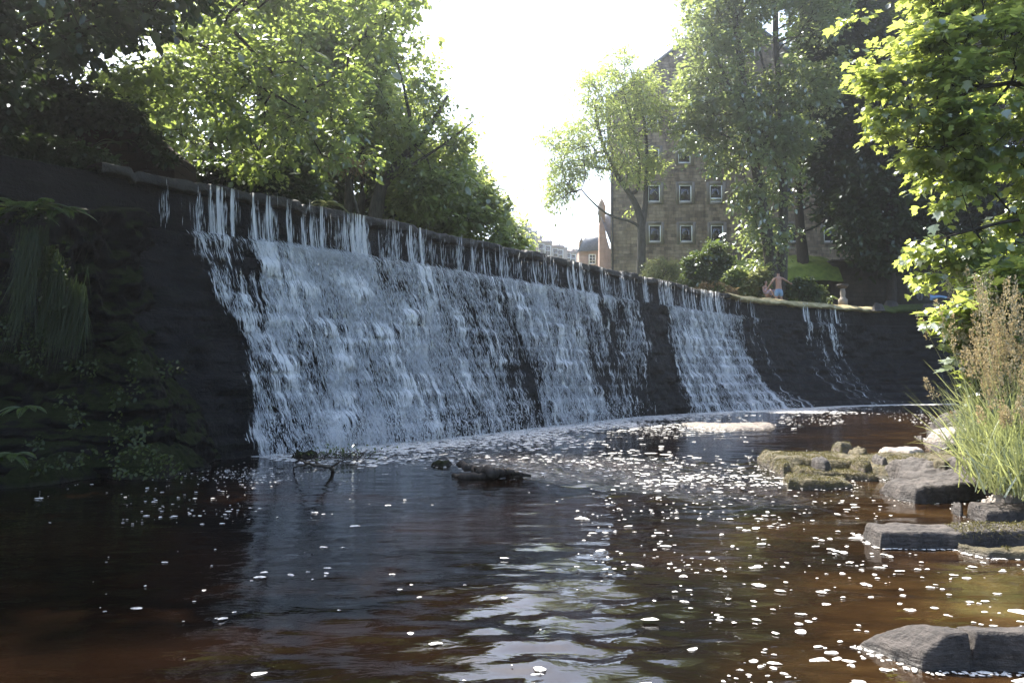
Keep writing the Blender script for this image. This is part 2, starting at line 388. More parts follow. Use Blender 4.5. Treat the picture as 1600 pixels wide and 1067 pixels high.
# ------------------------------------------------------------------ waterfalls
XK = np.array([200, 240, 290, 345, 400, 560, 640, 760, 900, 985, 1012, 1028, 1045, 1100, 1150, 1160, 1168, 1176, 1186, 1200, 1240, 1252, 1262, 1275, 1290, 1302, 1312, 1318])
UPK = np.array([.0, .46, .56, .62, .66, .66, .54, .50, .44, .40, .38, .46, .60, .64, .50, .18, .45, .45, .05, .0, .0, .50, .42, .50, .38, .42, .30, .0])
LOK = np.array([.0, .02, .18, .80, .86, .84, .74, .70, .64, .32, -.1, .0, .78, .88, .70, .10, .42, .42, .05, .0, .0, .42, .38, .48, .38, .30, .18, .0])
def density(u, s, xc):
    z = ZC - .14 - (ZC + .01) * s
    sl = (ZC - .14 - ZL) / (ZC + .01)
    up = np.interp(xc, XK, UPK); lo = np.interp(xc, XK, LOK)
    left = np.interp(s, [sl, .3, .42, .5, 1], [250, 266, 290, 338, 336])        # left edge of the lower curtain
    left = left + (fbm(s * 9, u * 1.5, 0, 51, 3) - .5) * 26
    soft = np.clip((xc - left) / 26, 0, 1)
    lo = np.where(xc < 385, soft * np.interp(s, [.18, .3, .5, .55], [.52, .46, .58, .85]), lo)
    lo = lo * np.interp(s, [sl, .27, .45, .8, .97, 1.0], [.86, .95, 1.0, .96, .96, 1.1])
    # thick core left, streaks leaning
    core = np.exp(-((xc - np.interp(s, [.2, 1], [430, 500])) / 75) ** 2) * .26
    lo = lo + np.where(xc < 900, core, 0)
    u = u + np.where(s < sl, .05 * (vn(u * 4, s * 14, 0, 48) - .5), 0)
    ul = u - .95 * np.clip(s - sl, 0, 1)
    u = ul
    strand = (vn(u * 5.0, s * 1.1, 0, 41) - .5) * .7 + (vn(u * 15.0, s * 1.6, 0, 42) - .5) * .8 + (vn(u * 34.0, s * 1.6, 0, 46) - .5) * .6 + (vn(u * .8, 0, 0, 44) - .5) * .35
    clump = (fbm(u * .8, s * 1.6, 0, 43, 4) - .5) * 1.25 + (fbm(u * 3.4, s * 4.5, 0, 47, 3) - .5) * 1.1
    ledge = np.exp(-(((s * (ZC + .01) + .14 - (ZC - ZL)) / .368) % 1.0 - .1) ** 2 / .02) * .10
    up = np.where(up > .02, np.maximum(up - .34 * np.exp(-(s / .045) ** 2), .021), up)
    d = np.where(s < sl, np.where(up > .02, up + strand * 1.0, -1), np.where(lo > .02, lo + clump * .55 + strand * .22 + ledge - .04 + .22 * np.exp(-((s - sl - .03) / .035) ** 2) * (lo > .3), -1))
    return d
def falling(name, label, x0, x1, dens_scale, nspray, seed):
    u0, u1 = uofx(x0), uofx(x1)
    nc = int((u1 - u0) / .035) + 2; nr = 150
    U, S = np.meshgrid(np.linspace(u0, u1, nc), np.linspace(-.02, 1.0, nr))
    p, nn, xc = face(U, np.clip(S, 0, 1), 0, .8)
    p[..., :2] += nn * (face_noise(U, p[..., 2], S) * np.clip(S * 6 - .8, 0, .9))[..., None]
    sl = (ZC - .14 - ZL) / (ZC + .01)
    fall = np.where(S < sl, .22 + .10 * (S / sl) ** 2, 0)                       # free fall clear of the lip
    rel = np.where(S < sl, .03 * (vn(U * 9, S * 2, 0, seed) - .5), .17 * (fbm(U * 3.5, S * 6, 0, seed, 4) - .5) + .12)
    p[..., :2] += nn * (fall + rel)[..., None]
    p[..., 2] += np.where(S < 0, .10, 0)
    d = density(U, np.clip(S, 0, 1), xc) * dens_scale
    edge = np.minimum(np.clip((U - u0) / .12, 0, 1), np.clip((u1 - U) / .12, 0, 1))
    d = np.where(edge < 1, d * edge - (1 - edge) * .6, d)
    arcs = S * (ZC + .15) + 0
    flow = np.stack([U - .95 * np.clip(S - sl, 0, 1), np.where(S < sl, arcs * .16, arcs - sl * (ZC + .15) * .84), np.full_like(U, seed * 3.1)], -1)
    fl = mesh_np(name, p.reshape(-1, 3), [grid_faces(nr, nc)[:, ::-1]], M['film'], None, True, {'foam': d.ravel(), 'flow': flow.reshape(-1, 3)})
    tag(fl, label, 'waterfall')
    # spray: elongated drops riding on the sheet
    m = nspray * 6
    u = rng.uniform(u0, u1, m); s = rng.uniform(0, 1, m) ** .95
    q, n2, xc = face(u, s, 0, .55); dd = density(u, s, xc) * dens_scale
    keep = rng.uniform(0, 1, m) < np.clip(dd - .36, 0, 1) ** 1.4 * np.where(s < (ZC - .14 - ZL) / (ZC + .01), .25, 1)
    idx = np.where(keep)[0][:nspray]; u, s, q, n2 = u[idx], s[idx], q[idx], n2[idx]
    k = len(u); upz = s < sl
    q2, _, _ = face(u, np.clip(s + .03, 0, 1), 0, 0); q1, _, _ = face(u, np.clip(s - .03, 0, 1), 0, 0)
    t = q2 - q1; t[:, 2] -= .05; t /= np.linalg.norm(t, axis=1)[:, None] + 1e-9
    t[:, 0] -= n2[:, 1] * .20; t[:, 1] += n2[:, 0] * .20
    t = np.where(upz[:, None], np.array([[0, 0, -1.0]]), t)
    t = t + rng.normal(0, .11, (k, 3)) * np.where(upz, .25, 1)[:, None]; t /= np.linalg.norm(t, axis=1)[:, None]
    q[:, :2] += n2 * (np.where(upz, .26, .05) + np.abs(rng.normal(0, .07, k)))[:, None]
    q[:, 2] += .02
    sp_ = (s > .86) & (rng.uniform(0, 1, k) < .6)                              # splash thrown up at the foot
    q[:, :2] += np.where(sp_[:, None], n2 * np.abs(rng.normal(0, .35, k))[:, None], 0); q[:, 2] += np.where(sp_, rng.uniform(-.1, .25, k), 0)
    ln = np.where(upz, rng.uniform(.08, .35, k), rng.lognormal(math.log(.13), .5, k)); wd = np.where(upz, rng.uniform(.003, .007, k), rng.uniform(.003, .0075, k))
    a = np.cross(t, rng.normal(0, 1, (k, 3))); a /= np.linalg.norm(a, axis=1)[:, None]; b = np.cross(t, a)
    ln = np.where(sp_, ln * .35, ln); wd = np.where(sp_, wd * 1.8, wd)
    ring = [q + t * (ln * .1)[:, None] + (a * math.cos(th) + b * math.sin(th)) * wd[:, None] for th in (0, 2.09, 4.19)]
    v = np.stack([q - t * (ln * .5)[:, None], *ring, q + t * (ln * .5)[:, None]], 1).reshape(-1, 3)
    tf = np.array([(0, 1, 2), (0, 2, 3), (0, 3, 1), (4, 2, 1), (4, 3, 2), (4, 1, 3)])
    ff = (np.arange(k) * 5)[:, None, None] + tf[None]
    sp = mesh_np('spray', v, [ff.reshape(-1, 3)], M['spray'], fl, True); sp['kind'] = 'stuff'
    return fl
falling('waterfall', 'wide white main waterfall pouring over the left and middle of the weir', 236, 1013, 1.0, 60000, 11)
falling('waterfall', 'narrower white waterfall right of the bare dark gap in the weir face', 1022, 1158, 1.0, 14000, 12)
falling('waterfall', 'single thin trickle just right of the narrower white waterfall', 1159, 1188, 1.0, 700, 13)
falling('waterfall', 'group of thin trickling strands over the dark right end of the weir', 1243, 1318, 1.0, 1800, 14)

# ------------------------------------------------------------------ pool water
def riffle(X, Y):
    """how broken the surface is (world coordinates)"""
    def blob(px, py, rx, ry, a=1.0, rot=0.0):
        c = G(px, py); e = G(px, py + 12); kx = c[1] / F * rx; ky = abs(e[1] - c[1]) / 12 * ry
        dx, dy = X - c[0], Y - c[1]
        return a * np.exp(-((dx / kx) ** 2 + (dy / ky) ** 2))
    r = blob(1000, 735, 210, 26) + blob(1120, 760, 130, 22, .9) + blob(840, 720, 170, 18, .6) + blob(640, 705, 170, 12, .6) + blob(1230, 790, 110, 28, .5) + blob(900, 670, 300, 12, .5)
    r += blob(900, 930, 190, 90, .30) + blob(850, 1030, 200, 60, .25)
    return np.clip(r, 0, 1.2)
ny, nx = 560, 520
yy = -2 + np.geomspace(4.2, 62, ny) - 3.0
uu = np.linspace(-1.25, 1.25, nx)
Y, X = np.meshgrid(yy, uu, indexing='ij'); X = X * (Y + 7.0) 
rf = riffle(X, Y)
wob = .35 * (fbm(X * .5, Y * .5, 0, 60, 2) - .5)
h = .018 * (fbm(X * 1.1 + Y * .3, Y * 2.6 + wob * 4, 0, 61, 3) - .5) + .009 * (vn(X * 4.5 + Y, Y * 9.5 + wob * 9, 0, 62) - .5)
h += rf * (.13 * (fbm(X * 2.0, Y * 3.2, 0, 63, 4) - .5) + .05 * (vn(X * 7, Y * 8, 0, 64) - .5))
def spot(px, py, rx, ry):
    c = G(px, py); e = G(px, py + 12)
    return np.exp(-((X - c[0]) / (c[1] / F * rx)) ** 2 - ((Y - c[1]) / (abs(e[1] - c[1]) / 12 * ry)) ** 2)
h += (spot(920, 960, 240, 90) + spot(860, 1040, 230, 70)) * (.028 * (fbm(X * 1.6 + Y * .5, Y * 3.6 + wob * 5, 0, 66, 3) - .5) + .012 * (fbm(X * 4.0 + Y, Y * 9 + wob * 8, 0, 68, 3) - .5))
h *= np.clip((X + 6.5) / 6 + .35, .3, 1)
Z = h
wm = mesh_np('water', np.stack([X, Y, Z], -1).reshape(-1, 3), [grid_faces(ny, nx)], M['water'], None, True, {'chop': np.clip((rf - .38) * 1.5, 0, 1).ravel(), 'shallow': (np.clip((X - (.32 * Y - .3)) / (1.6 + .14 * Y) + (fbm(X * .8, Y * .8, 0, 67, 3) - .5) * 1.2, 0, 1) * np.clip((44 - Y) / 14, 0, 1) * .9).ravel()})
wm['kind'] = 'structure'

# foam on the pool
def flecks(X, Y, sz, asp, name='foam'):
    k = len(X); nv = 9; th = np.linspace(0, 2 * np.pi, nv, endpoint=False)
    rr = sz[:, None] * (1 + .35 * (rng.uniform(-1, 1, (k, nv)))) * (1 + .25 * np.cos(2 * th[None] + rng.uniform(0, 6, (k, 1))))
    yaw = rng.normal(0, .25, k)[:, None]
    ex, ey = rr * np.cos(th), rr * np.sin(th) / asp[:, None]
    vx = X[:, None] + ex * np.cos(yaw) - ey * np.sin(yaw); vy = Y[:, None] + ex * np.sin(yaw) + ey * np.cos(yaw)
    hz = np.minimum(sz * .08, .004) + .0015
    z0 = .004 + np.interp(riffle(X, Y), [0, 1], [0, .035])
    ring = np.stack([vx, vy, np.broadcast_to(z0[:, None], vx.shape)], -1)
    inner = np.stack([X[:, None] + (vx - X[:, None]) * .7, Y[:, None] + (vy - Y[:, None]) * .7, np.broadcast_to((z0 + hz)[:, None], vx.shape)], -1)
    top = np.stack([X, Y, z0 + hz * 1.25], -1)[:, None]
    v = np.concatenate([ring, inner, top], 1).reshape(-1, 3)
    q = np.array([(j, (j + 1) % nv, nv + (j + 1) % nv, nv + j) for j in range(nv)]); t3 = np.array([(nv + j, nv + (j + 1) % nv, 2 * nv) for j in range(nv)])
    b = (np.arange(k) * (2 * nv + 1))[:, None, None]
    return v, (b + q[None]).reshape(-1, 4), (b + t3[None]).reshape(-1, 3)
FX, FY, FS, FA = [], [], [], []
def scatter(npts, fn, size, asp=(1.0, 1.6)):
    px, py = fn(npts)
    pts = np.array([G(a, b)[:2] for a, b in zip(px, py)]).reshape(-1, 2)
    FX.append(pts[:, 0]); FY.append(pts[:, 1]); FS.append(rng.lognormal(math.log(size[0]), size[1], len(pts))); FA.append(rng.uniform(*asp, len(pts)))
def region(x0, x1, y0, y1, cl=.0, seed=0, sc_=60):
    def fn(n):
        px = rng.uniform(x0, x1, n * 4); py = rng.uniform(y0, y1, n * 4)
        w = fbm(px / sc_, py / sc_ * 2.4, 0, seed, 3); k = w > np.quantile(w, cl) if cl else np.ones(len(px), bool)
        return px[k][:n], py[k][:n]
    return fn
def gauss(cx, cy, sx, sy):
    return lambda n: (rng.normal(cx, sx, n), np.clip(rng.normal(cy, sy, n), 630, 1150))
scatter(190, region(1060, 1640, 850, 1075, .35, 70, 90), (.017, .55), (1.0, 1.8))
scatter(70, region(1120, 1640, 880, 1075, .2, 71, 90), (.034, .4), (1.0, 2.0))
scatter(170, region(900, 1400, 775, 900, .45, 72, 60), (.020, .5))
scatter(200, gauss(1130, 770, 120, 28), (.014, .5))
scatter(30, region(480, 1000, 780, 1075, .4, 73, 80), (.020, .5), (1.2, 2.2))
scatter(8, region(640, 1100, 920, 1075, .4, 74, 80), (.035, .4), (1.0, 1.8))
scatter(120, region(60, 520, 745, 820, .6, 75, 60), (.013, .5))
scatter(420, gauss(420, 742, 70, 7), (.010, .45))
scatter(30, region(100, 560, 820, 1060, .4, 76, 90), (.014, .6))
scatter(220, gauss(1010, 728, 110, 13), (.022, .6), (1.0, 2.4))
scatter(280, gauss(860, 722, 120, 10), (.020, .6), (1.0, 2.4))
scatter(270, gauss(1110, 752, 80, 10), (.022, .6), (1.0, 2.2))
scatter(500, gauss(620, 712, 70, 7), (.020, .5), (1.0, 2.0))
scatter(600, gauss(1060, 668, 70, 8), (.022, .6), (1.0, 2.0))
scatter(350, region(1200, 1530, 637, 664, .5, 77, 50), (.022, .6), (1.0, 2.4))
# froth band along the foot of the falls
u = rng.uniform(uofx(345), uofx(1200), 11000); C_, B_ = at_u(u); D_ = (B_ - C_) / np.linalg.norm(B_ - C_, axis=1)[:, None]
o_ = np.abs(rng.normal(0, 1.0, len(u))) * (.25 + 1.5 * vn(u * .6, 0, 0, 78)) - .1
den = np.clip(np.interp(xcrest(C_), XK, LOK), 0.1, 1); k_ = rng.uniform(0, 1, len(u)) < den + .15
FX.append((B_ + D_ * o_[:, None])[k_, 0]); FY.append((B_ + D_ * o_[:, None])[k_, 1]); FS.append(rng.lognormal(math.log(.04), .55, k_.sum())); FA.append(rng.uniform(.8, 1.5, k_.sum()))
# foam line on the far right edge
u = rng.uniform(uofx(1190), uofx(1560), 2500); C_, B_ = at_u(u); D_ = (B_ - C_) / np.linalg.norm(B_ - C_, axis=1)[:, None]; o_ = np.abs(rng.normal(0, .35, len(u))) + .05
FX.append((B_ + D_ * o_[:, None])[:, 0]); FY.append((B_ + D_ * o_[:, None])[:, 1]); FS.append(rng.lognormal(math.log(.06), .4, len(u))); FA.append(rng.uniform(.8, 1.6, len(u)))
ROCKFOAM = []

# ------------------------------------------------------------------ rocks (height fields with steep edges)
def inside_dist(poly, X, Y):
    """signed distance to polygon (positive inside)"""
    poly = np.asarray(poly, float); d = np.full(X.shape, 1e9); ins = np.zeros(X.shape, bool)
    m = len(poly)
    for i in range(m):
        a, b = poly[i], poly[(i + 1) % m]; e = b - a
        t = np.clip(((X - a[0]) * e[0] + (Y - a[1]) * e[1]) / (e @ e + 1e-12), 0, 1)
        d = np.minimum(d, np.hypot(X - a[0] - t * e[0], Y - a[1] - t * e[1]))
        c = ((a[1] <= Y) & (Y < b[1])) | ((b[1] <= Y) & (Y < a[1]))
        xi = a[0] + (Y - a[1]) / (b[1] - a[1] + 1e-12) * e[0]
        ins ^= c & (X < xi)
    return np.where(ins, d, -d)
def slab(name, label, poly, h, mat, edge=.06, seed=0, tilt=(0, 0), rough=.03, strata=0, crack=None, foam=True, base=-.12, group=None, cat='rock', taper=None):
    poly = np.asarray(poly, float)
    x0, y0 = poly.min(0) - .06; x1, y1 = poly.max(0) + .06
    res = .009 if y0 < 7 else .018
    nx = int(np.clip((x1 - x0) / res, 30, 260)); ny = int(np.clip((y1 - y0) / res, 30, 130))
    X, Y = np.meshgrid(np.linspace(x0, x1, nx), np.linspace(y0, y1, ny))
    cx, cy = poly.mean(0); sz = max(x1 - x0, y1 - y0)
    wx = X + (fbm(X * 2.2, Y * 2.2, 0, seed + 5, 4) - .5) * sz * .12; wy = Y + (fbm(X * 2.2, Y * 2.2, 3, seed + 6, 4) - .5) * sz * .12
    d = inside_dist(poly, wx, wy)
    top = h + tilt[0] * (X - cx) + tilt[1] * (Y - cy) + (fbm(X * 2.5 / max(sz, .3), Y * 2.5 / max(sz, .3), 0, seed, 5) - .5) * rough * 6 + (fbm(X * 9, Y * 9, 0, seed + 1, 4) - .5) * rough
    if taper: top = base * .2 + (top - base * .2) * np.clip((X - taper[0] + (Y - cy) * .3) / (taper[1] - taper[0]), 0, 1)
    if strata:
        k = top / strata; top = (np.floor(k) + np.clip((k - np.floor(k)) / .45, 0, 1)) * strata * .75 + top * .25
    if crack is not None:
        a, b = np.array(crack[0]), np.array(crack[1]); e = b - a; t = ((X - a[0]) * e[0] + (Y - a[1]) * e[1]) / (e @ e)
        cd = np.hypot(X - a[0] - t * e[0] + (vn(Y * 9, 0, 0, 3) - .5) * .02, Y - a[1] - t * e[1]); top = top - .14 * np.exp(-(cd / .010) ** 2)
    k = np.clip(d / edge, -1.2, 1); prof = np.where(k > 0, 1 - (1 - k) ** (4.0 if y0 < 8 else 2.6), k * 1.2)
    Z = base + (top - base) * prof
    Z = np.maximum(Z, base - .1) + (vn(X * 30, Y * 30, 0, seed + 8) - .5) * rough * .5 + (fbm(X * 6, Y * 13, 0, seed + 9, 5) - .5) * np.clip(rough * 2.2, .028, .07) * np.clip(k * 3, 0, 1)
    Z = np.where(d < -.05, base - .1, Z)
    o = mesh_np(name, np.stack([X, Y, Z], -1).reshape(-1, 3), [grid_faces(ny, nx)], mat, None, True)
    tag(o, label, cat, group)
    if foam: ROCKFOAM.append(poly)
    return o
g2 = lambda *pts: [G(x, y)[:2] for x, y in pts]
def plan(front, depth, back_in=.0):
    """front: waterline pixels left to right; plan outline closed at the back, depth metres behind"""
    f = np.array(g2(*front)); b = f[::-1].copy(); b[:, 1] += depth; b[:, 0] += depth * .12
    if back_in: b[0, 0] -= back_in; b[-1, 0] += back_in
    return np.vstack([f, b])
# foreground slab: pale slope on its left end, dark upright front, one upright crack
fr = np.array(g2((1338, 1010), (1395, 1036), (1440, 1050), (1530, 1053), (1620, 1053), (1720, 1056)))
pl = np.vstack([fr, [[3.3, 4.10], [2.95, 4.16], [2.5, 4.17], [2.15, 4.20], [1.98, 4.27]]])
slab('rock', 'grey foreground slab with an upright crack and a pale sloping left end', pl, .165, M['rock'], .04, 1, (.0, -.15), .010, 0, (G(1531, 1056)[:2], G(1531, 1056)[:2] + [.06, .6]), True, taper=(1.80, 2.12))
slab('rock', 'long low grey slab ending in a rounded nose, with moss at its right end', plan([(1352, 846), (1375, 857), (1500, 859), (1560, 856), (1720, 858)], .34), .15, M['rock'], .06, 2, (0, .05), .010)
slab('rock', 'low mossy slab lying just in front of the long grey slab', plan([(1505, 864), (1545, 873), (1600, 874), (1720, 876)], .20), .075, M['rock_moss'], .07, 3, (0, .05), .012)
slab('rock', 'flat dark slab under the pale angular stone at the right edge', plan([(1505, 806), (1535, 822), (1600, 823), (1720, 824)], .5), .15, M['rock'], .05, 4, (0, .04), .010)
slab('rock', 'pale angular stone lying on a flat dark slab at the right edge', plan([(1556, 800), (1580, 806), (1640, 806)], .34), .33, M['rock_pale'], .10, 5, (.1, .05), .012, foam=False, base=.1)
slab('rock', 'dark wedge shaped rock with a pale left facet at the water edge', plan([(1402, 782), (1430, 787), (1500, 785), (1545, 780)], .75), .20, M['rock'], .10, 6, (.02, .05), .02, 0)
slab('rock', 'long mossy rock with a dark front, lowest of the mossy island', plan([(1212, 755), (1230, 765), (1290, 767), (1340, 762)], .55), .13, M['rock_moss'], .09, 7, (-.06, .05), .018)
slab('rock', 'mossy rounded rock at the left tip of the island, brown and green on top', plan([(1190, 728), (1200, 738), (1250, 742), (1320, 743), (1345, 738)], 1.6), .21, M['rock_moss'], .20, 8, (-.04, .0), .022, .04)
slab('rock', 'narrow mossy ledge between the long mossy rock and the island top', plan([(1245, 747), (1300, 750), (1375, 752)], .5), .11, M['rock_moss'], .10, 9, (-.03, .05), .018)
slab('rock', 'broad layered shelf of mossy rock joining the island to the bank', plan([(1330, 738), (1400, 752), (1470, 756), (1600, 756)], 1.9), .19, M['rock_moss'], .16, 10, (.08, .02), .024, .04)
slab('rock', 'cracked grey ledge below the tall grass, layered in thin sheets', plan([(1415, 762), (1470, 770), (1560, 776), (1640, 776)], 1.1), .27, M['rock'], .14, 11, (.10, .06), .024, .05)
slab('rock', 'small rounded stone standing on the back of the mossy island', plan([(1300, 722), (1320, 725), (1342, 722)], .5), .30, M['rock_moss'], .16, 12, (0, 0), .015, foam=False)
slab('rock', 'pale flat stone at the back edge of the rock shelf', plan([(1385, 716), (1420, 720), (1450, 718)], .6), .17, M['rock_pale'], .10, 13, (0, 0), .02)
slab('rock', 'pale smooth block among the far stones below the grass', plan([(1462, 694), (1490, 698), (1530, 698)], .9), .32, M['rock_pale'], .15, 14, (.12, .02), .02)
slab('rock', 'brown rounded boulder topmost of the far stones beside the grass', plan([(1458, 672), (1490, 676), (1530, 676)], 1.0), .46, M['rock'], .25, 15, (.1, .0), .03)
slab('rock', 'small dark stone leftmost of the far stones beside the grass', plan([(1440, 684), (1452, 688), (1470, 687)], .5), .22, M['rock'], .14, 16, (0, 0), .02)
slab('rock', 'low grey stone nearest of the far stones beside the grass', plan([(1462, 706), (1480, 709), (1525, 709)], .7), .16, M['rock'], .12, 17, (.04, .0), .02)
slab('gravel_bar', 'low pale gravel bar in the pool in front of the narrower waterfall', plan([(1070, 668), (1130, 673), (1190, 672), (1232, 668)], 2.2), .08, M['gravel'], .7, 18, (0, 0.01), .022, foam=False, cat='gravel bar')
slab('rock', 'dark stone in the shallow water at the left foot of the main waterfall', plan([(452, 716), (470, 720), (490, 719)], .4), .13, M['rock_dark'], .12, 19, (0, 0), .03)
slab('rock', 'low dark stone left of the driftwood log in the shallows', plan([(672, 728), (690, 731), (704, 729)], .4), .09, M['rock_dark'], .1, 20, (0, 0), .02)

for i_, (x_, y_, w_, lab) in enumerate([(1228, 744, 26, 'small broken stone at the left foot of the mossy island'), (1290, 746, 34, 'grey broken stone in the middle of the mossy island'), (1352, 748, 28, 'small stone right of the narrow mossy ledge'), (1378, 742, 24, 'pale pebble sized stone in the gap of the rock shelf'),
        (1410, 742, 30, 'flat dark stone on the left part of the rock shelf'), (1425, 752, 22, 'tiny dark stone just above the dark wedge shaped rock'), (1480, 760, 40, 'thin slab lying on the cracked grey ledge'), (1520, 768, 34, 'brown stone at the right end of the cracked grey ledge'), (1345, 726, 30, 'low brown stone on the back edge of the island')]):
    slab('stone', lab, plan([(x_ - w_ / 2, y_), (x_, y_ + 3), (x_ + w_ / 2, y_)], .28 + .012 * w_), .20 + .008 * (i_ % 3) + (.14 if x_ > 1470 else 0), M['rock' if i_ % 2 else 'rock_moss'], .07, 60 + i_, (.05 * (-1) ** i_, .04), .03, .05, foam=False, cat='stone')
# foam collected at the rocks
for poly in ROCKFOAM:
    m = len(poly)
    for i in range(m):
        a, b = poly[i], poly[(i + 1) % m]
        if b[0] < a[0] and a[1] + b[1] > 2 * poly[:, 1].mean(): continue
        L = np.linalg.norm(b - a); k = int(L * (70 if poly[:, 1].mean() < 8 else 10)); t = rng.uniform(0, 1, k)
        nrm = np.array([e := (b - a)[1], -(b - a)[0]]) / (L + 1e-9)
        off = rng.uniform(-.02, .035, k) if poly[:, 1].mean() < 8 else rng.uniform(.0, .12, k)
        q = a + (b - a) * t[:, None] + nrm * off[:, None]
        FX.append(q[:, 0]); FY.append(q[:, 1]); FS.append(rng.uniform(.010, .022, k)); FA.append(rng.uniform(.9, 1.4, k))
FX, FY, FS, FA = map(np.concatenate, (FX, FY, FS, FA))
v, q, t3 = flecks(FX, FY, np.minimum(FS, .10) * np.where(FY < 6.5, .72, .9), FA)
fm = mesh_np('foam', v, [q, t3], M['foam'], None, True); fm['kind'] = 'stuff'
tag(fm, 'white foam flecks and froth drifting on the dark pool')

# ------------------------------------------------------------------ ground: one sheet, pool bed, banks, upstream level
RB = np.array([[60, 44], [26, 41.5], [18, 27], [11.3, 18], [8.2, 13], [6.3, 10.2], [5.0, 8.0], [4.5, 6.6], [4.3, 5], [4.6, 2], [5, -3], [5, -30], [60, -30]])
cpl = Cf[::60]
behind = np.vstack([cpl + (cpl - Bf[::60]) / np.linalg.norm(cpl - Bf[::60], axis=1)[:, None] * .55, [[700, 700], [-700, 700], [-700, cpl[0][1]]]])
LB = np.array([G(-400, 800)[:2], G(-100, 768)[:2], G(60, 757)[:2], G(200, 742)[:2], G(280, 735)[:2], C0[2], C0[1], [-40, 12], [-40, -5], [-16, -5]])
gx = np.concatenate([-np.geomspace(40, 620, 28)[::-1], np.linspace(-39, 60, 200), np.geomspace(61, 640, 26)])
gy = np.concatenate([-np.geomspace(6, 420, 14)[::-1], np.linspace(-5, 64, 190), np.geomspace(65, 760, 28)])
X, Y = np.meshgrid(gx, gy)
dr = inside_dist(RB, X, Y); db = inside_dist(behind, X, Y); dl = inside_dist(LB, X, Y)
Z = np.full(X.shape, -.7)
Z = np.where(dr > -1.5, np.interp(dr, [-1.5, 0, .8, 3, 12, 40], [-.6, -.05, .3, .9, 4.6, 9]), Z)
Z = np.where(dl > -.6, np.maximum(Z, np.interp(dl, [-.6, 1.2, 3.0, 4.5, 8, 30], [-.6, -.4, 2.0, 4.3, 6, 9])), Z)
up = 4.62 + .0 * X
terr = np.clip((Y - 46.6 + np.clip(13 - X, 0, 8) * .0) / .8, 0, 1) * np.clip((X - 8) / 4, 0, 1)
lawn = np.clip((X - 14) / 3, 0, 1) * np.clip((Y - (43.6 + np.clip(17 - X, 0, 9) * .5)) / 1.2, 0, 1) * .62
up = up + lawn + terr * 2.75 + np.clip((Y - 60) / 120, 0, 1) * 8 + np.clip((-X - 9) / 10, 0, 1) * 2.5
Z = np.where(db > 0, np.maximum(up, np.where(dr > 0, np.minimum(Z, up), -9)), Z)
Z += (fbm(X * .6, Y * .6, 0, 90, 4) - .5) * .25
gr = mesh_np('ground', np.stack([X, Y, Z], -1).reshape(-1, 3), [grid_faces(len(gy), len(gx))], None, None, True)
n = N('ground_cover'); o = n.obj(); f = n.noise(o, .5, 6, .6); hh = n.noise(o, 7, 8, .7)
gcol = n.ramp(n.math('ADD', n.math('MULTIPLY', f, .7), n.math('MULTIPLY', hh, .3)), [(.36, (.035, .028, .016)), (.5, (.055, .075, .016)), (.7, (.11, .15, .03))])
gr.data.materials.append(n.done(n.pbr(gcol, .95, n.bump(hh, .8, .08), .2))); gr['kind'] = 'structure'
def gz(x, y):
    i = min(max(np.searchsorted(gx, x) - 1, 0), len(gx) - 2); j = min(max(np.searchsorted(gy, y) - 1, 0), len(gy) - 2)
    return float(Z[j:j + 2, i:i + 2].mean())

# ------------------------------------------------------------------ left bank: cliff, toe boulder, ruin wall
def curtain(name, label, foot, top_z, lean, mat, seed, amp=.35, nc=200, nr=110, bulge=0, cat='cliff', parent=None):
    """upright rock face following a plan polyline; leans back by `lean` at the top"""
    f = catmull(np.asarray(foot, float), nc); d = np.gradient(f, axis=0); d /= np.linalg.norm(d, axis=1)[:, None]
    nrm = np.stack([d[:, 1], -d[:, 0]], 1)
    s = np.linspace(0, 1, nr)[:, None]; tz = np.interp(np.linspace(0, 1, nc), np.linspace(0, 1, len(top_z)), top_z)[None]
    z = -.3 + (tz + .3) * np.minimum(s / .85, 1)
    back = -lean * s ** 1.3 - np.clip((s - .85) / .15, 0, 1) * 2.2 + bulge * np.sin(np.pi * np.clip(s / .85, 0, 1))
    U = np.linspace(0, np.linalg.norm(np.diff(f, axis=0), axis=1).sum(), nc)[None]
    nz = (fbm(U * .9, z * 1.1, 0, seed, 5) - .5) * amp * 2.4 + (fbm(U * 1.5, z * 5.0, 0, seed + 3, 4) - .5) * amp * .8
    k = z / .5 + 2.2 * fbm(U * .5, z * .4, 0, seed + 7, 2); st = (k - np.floor(k)); nz = nz + np.where(st < .3, .05, -.02) * (amp / .35) + (fbm(U * 5, z * 6, 0, seed + 11, 4) - .5) * amp * .5
    off = back + nz
    v = np.stack([f[None, :, 0] + nrm[None, :, 0] * off, f[None, :, 1] + nrm[None, :, 1] * off, z + (vn(U * 2, s * 4, 0, seed + 9) - .5) * .15], -1)
    o = mesh_np(name, v.reshape(-1, 3), [grid_faces(nr, nc)], mat, parent, True)
    if not parent: tag(o, label, cat)
    return o
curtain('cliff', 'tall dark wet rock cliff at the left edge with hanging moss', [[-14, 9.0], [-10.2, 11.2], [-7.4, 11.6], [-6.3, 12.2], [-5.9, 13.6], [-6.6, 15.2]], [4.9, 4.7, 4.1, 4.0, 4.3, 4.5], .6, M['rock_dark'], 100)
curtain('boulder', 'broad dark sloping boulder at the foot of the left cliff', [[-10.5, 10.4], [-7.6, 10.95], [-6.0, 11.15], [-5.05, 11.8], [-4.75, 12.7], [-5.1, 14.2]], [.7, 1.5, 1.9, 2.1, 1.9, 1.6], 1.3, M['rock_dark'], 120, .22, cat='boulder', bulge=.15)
slab('boulder', 'low mossy boulder at the waterline under the left cliff', plan([(125, 742), (190, 751), (265, 748), (292, 740)], 1.5), .42, M['rock_dark'], .5, 140, (.0, .0), .05, foam=False, cat='boulder')
